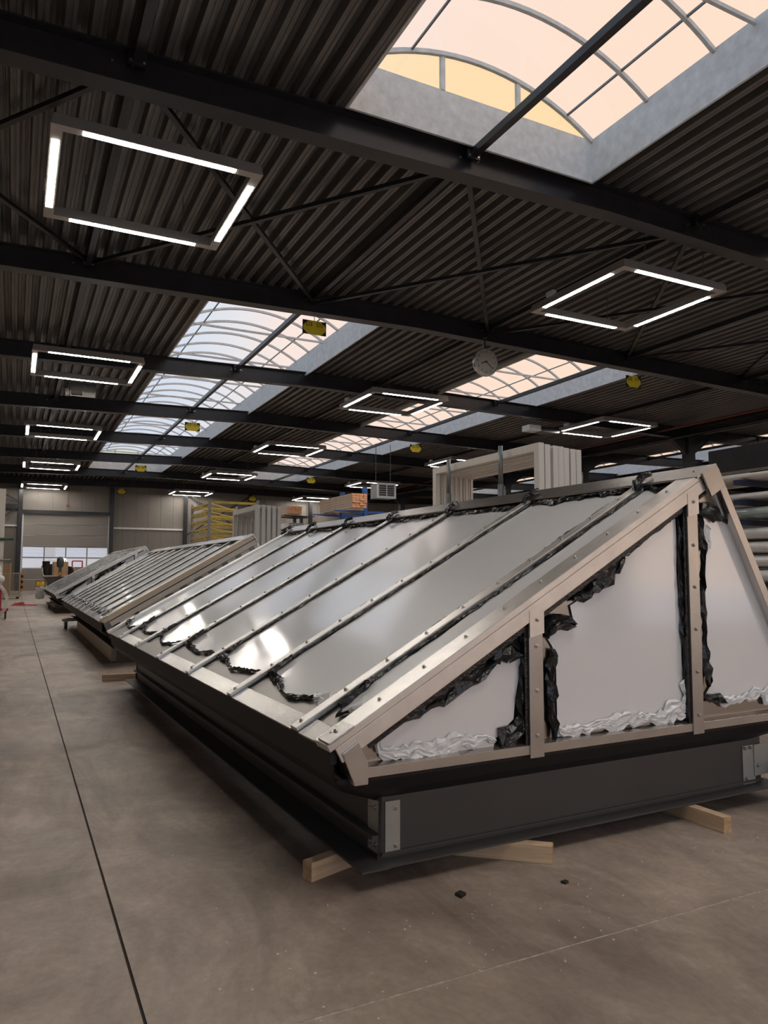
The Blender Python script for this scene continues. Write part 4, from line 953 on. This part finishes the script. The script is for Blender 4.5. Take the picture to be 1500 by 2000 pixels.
# ------------------------------------------------------------------ left side: mesh pallet box, bollard, red cart, rack edge
bo = empty('bollard', (.62, 67.6, 0)); tag(bo, 'orange and black striped bollard beside the overhead door', 'bollard')
for k in range(6): MB().tube([(0, 0, .22*k), (0, 0, .22*k+.22)], .10, 14).build('band', 'orange' if k % 2 == 0 else 'rubber', bo)
MB().lathe([(.10, 1.32), (.09, 1.38), (.04, 1.41)], (0, 0, 0), 'z', 14).build('cap', 'orange', bo)
cg = empty('mesh_box', (-1.15, 49.0, 0)); tag(cg, 'wire mesh pallet box left of the aisle', 'mesh box')
for (px, py) in ((0, 0), (1.5, 0), (0, 1.1), (1.5, 1.1)): MB().box(px-.04, px+.04, py-.04, py+.04, .1, 1.55).build('corner_post', 'wire_mesh', cg)
for (a, b) in (((0, 0), (1.5, 0)), ((0, 1.1), (1.5, 1.1)), ((0, 0), (0, 1.1)), ((1.5, 0), (1.5, 1.1))):
    for z in (.25, 1.5): MB().bar((a[0], a[1], z), (b[0], b[1], z), .05, .07).build('rail', 'wire_mesh', cg)
    m = MB(); n = int(math.hypot(b[0]-a[0], b[1]-a[1])/.1)
    for i in range(1, n): 
        q = i/n; m.bar((a[0]+(b[0]-a[0])*q, a[1]+(b[1]-a[1])*q, .25), (a[0]+(b[0]-a[0])*q, a[1]+(b[1]-a[1])*q, 1.5), .012, .012)
    for i in range(1, 13): m.bar((a[0], a[1], .25+i*.1), (b[0], b[1], .25+i*.1), .012, .012)
    o = m.build('wire_panel', 'wire_mesh', cg); o['kind'] = 'stuff'
MB().box(0, 1.5, 0, 1.1, .1, .16).build('floor_tray', 'wire_mesh', cg)
for (px, py) in ((.1, .1), (1.4, .1), (.1, 1.0), (1.4, 1.0)): MB().box(px-.08, px+.08, py-.08, py+.08, 0, .1).build('foot', 'rubber', cg)
cb = empty('cardboard_crate', (-1.32, 52.5, 0)); tag(cb, 'tall brown board crate behind the mesh box', 'crate')
MB().box(0, 1.1, 0, .9, .05, 2.1).build('board_side', 'cardboard', cb)
MB().box(1.1, 1.18, -.03, .05, 0, 2.15).build('corner_batten', 'board', cb); MB().box(-.08, 0, -.03, .05, 0, 2.15).build('corner_batten', 'board', cb)
lr = empty('pipe_rack', (-.55, 34.0, 0)); tag(lr, 'pale upright rack post with rods at the left picture edge', 'rack')
MB().box(-.25, .14, 0, .3, 0, 5.0).build('upright', 'white_frame', lr)
MB().tube([(-.5, -.07, 2.90), (.50, -.07, 2.94)], .06, 8).build('rod', 'green_pipe', lr); MB().tube([(-.5, -.07, 2.05), (.42, -.07, 2.07)], .045, 8).build('rod', 'galv_dark', lr)
for k in range(5):
    rdk = random.Random(k); MB().lathe([(.02, -.16), (.16, -.12), (.2, 0), (.16, .12), (.02, .16)], (-.05+rdk.uniform(-.1, .1), -.15, .9+.2*k), 'z', 12).build('wrapped_coil', 'film_white', lr, smooth=True)
rc_ = empty('welding_cart', (-.40, 28.3, 0)); tag(rc_, 'red welding cart with coiled hoses on casters at the left edge', 'cart')
MB().box(-.6, .28, -.2, .5, .28, .36).build('platform', 'red', rc_); MB().box(-.55, -.02, -.1, .4, .36, .95).build('machine', 'red', rc_, bevel=.02)
MB().box(-.05, .06, -.15, .4, .36, 1.05).build('side_panel', 'red', rc_)
MB().lathe([(.02, -.1), (.13, -.08), (.15, 0), (.13, .08), (.02, .1)], (-.3, -.26, .72), 'y', 16).build('hose_reel', 'orange', rc_, smooth=True)
for j in range(3):
    pts = []
    for k in range(25):
        a = 2*math.pi*k/24; pts.append((-.12+.38*math.cos(a)*(1-.1*j), -.28-.03*j+.05*math.sin(3*a), .62+.55*math.sin(a)*(1-.08*j)))
    MB().tube(pts, .016, 6, cap=False).build('hose', 'hose', rc_, smooth=True)
for cx, cy in ((-.5, -.1), (.2, -.1), (-.5, .4), (.2, .4)): caster(cx, cy, .28, rc_)
cl = empty('red_cloth', (.52, 39.2, 0)); tag(cl, 'crumpled red cloth lying on the floor joint', 'cloth')
rdc = random.Random(9); vs_ = []; NX_, NY_ = 18, 10
for i in range(NX_+1):
    for j in range(NY_+1):
        u_, v_ = i/NX_-.5, j/NY_-.5; e_ = max(0, 1-4*(u_*u_+v_*v_)); hh = (.17 if u_ < .0 else .05)*min(1, 2.2*e_)*rdc.uniform(.35, 1)+.004
        vs_.append((u_*1.15+rdc.uniform(-.03, .03), v_*.9+rdc.uniform(-.03, .03), hh))
mb = MB(); mb.add(vs_, [(i*(NY_+1)+j, i*(NY_+1)+j+1, (i+1)*(NY_+1)+j+1, (i+1)*(NY_+1)+j) for i in range(NX_) for j in range(NY_)]); mb.build('fabric', 'red_cloth', cl, recalc=False)

# ------------------------------------------------------------------ scraps and chips on the floor
tag(MB().prism([(2.03, 3.20, .001), (2.07, 3.22, .001), (2.06, 3.26, .001), (2.02, 3.245, .001)], (.004, .002, .012)).build('film_scrap', 'scrap'), 'small black scrap of film on the floor left of the angled block', 'scrap')
tag(MB().prism([(2.60, 3.10, .001), (2.63, 3.11, .001), (2.625, 3.13, .001), (2.59, 3.125, .001)], (.0, .004, .01)).build('film_scrap', 'scrap'), 'tiny black scrap on the floor in front of the angled block', 'scrap')
rdx = random.Random(12); mb = MB()
for k in range(150):
    if rdx.random() < .75: x, y = rdx.uniform(1.0, 4.6), rdx.uniform(2.4, 3.18)
    else: x, y = rdx.uniform(.6, 1.5), rdx.uniform(2.6, 8)
    s_ = rdx.uniform(.0015, .005); a = rdx.uniform(0, 3.1)
    mb.bar((x, y, s_*.5), (x+math.cos(a)*s_*2, y+math.sin(a)*s_*2, s_*.5), s_, s_)
tag(mb.build('wood_chips', 'chips'), 'tiny pale wood chips scattered over the concrete floor', 'chips', kind='stuff')
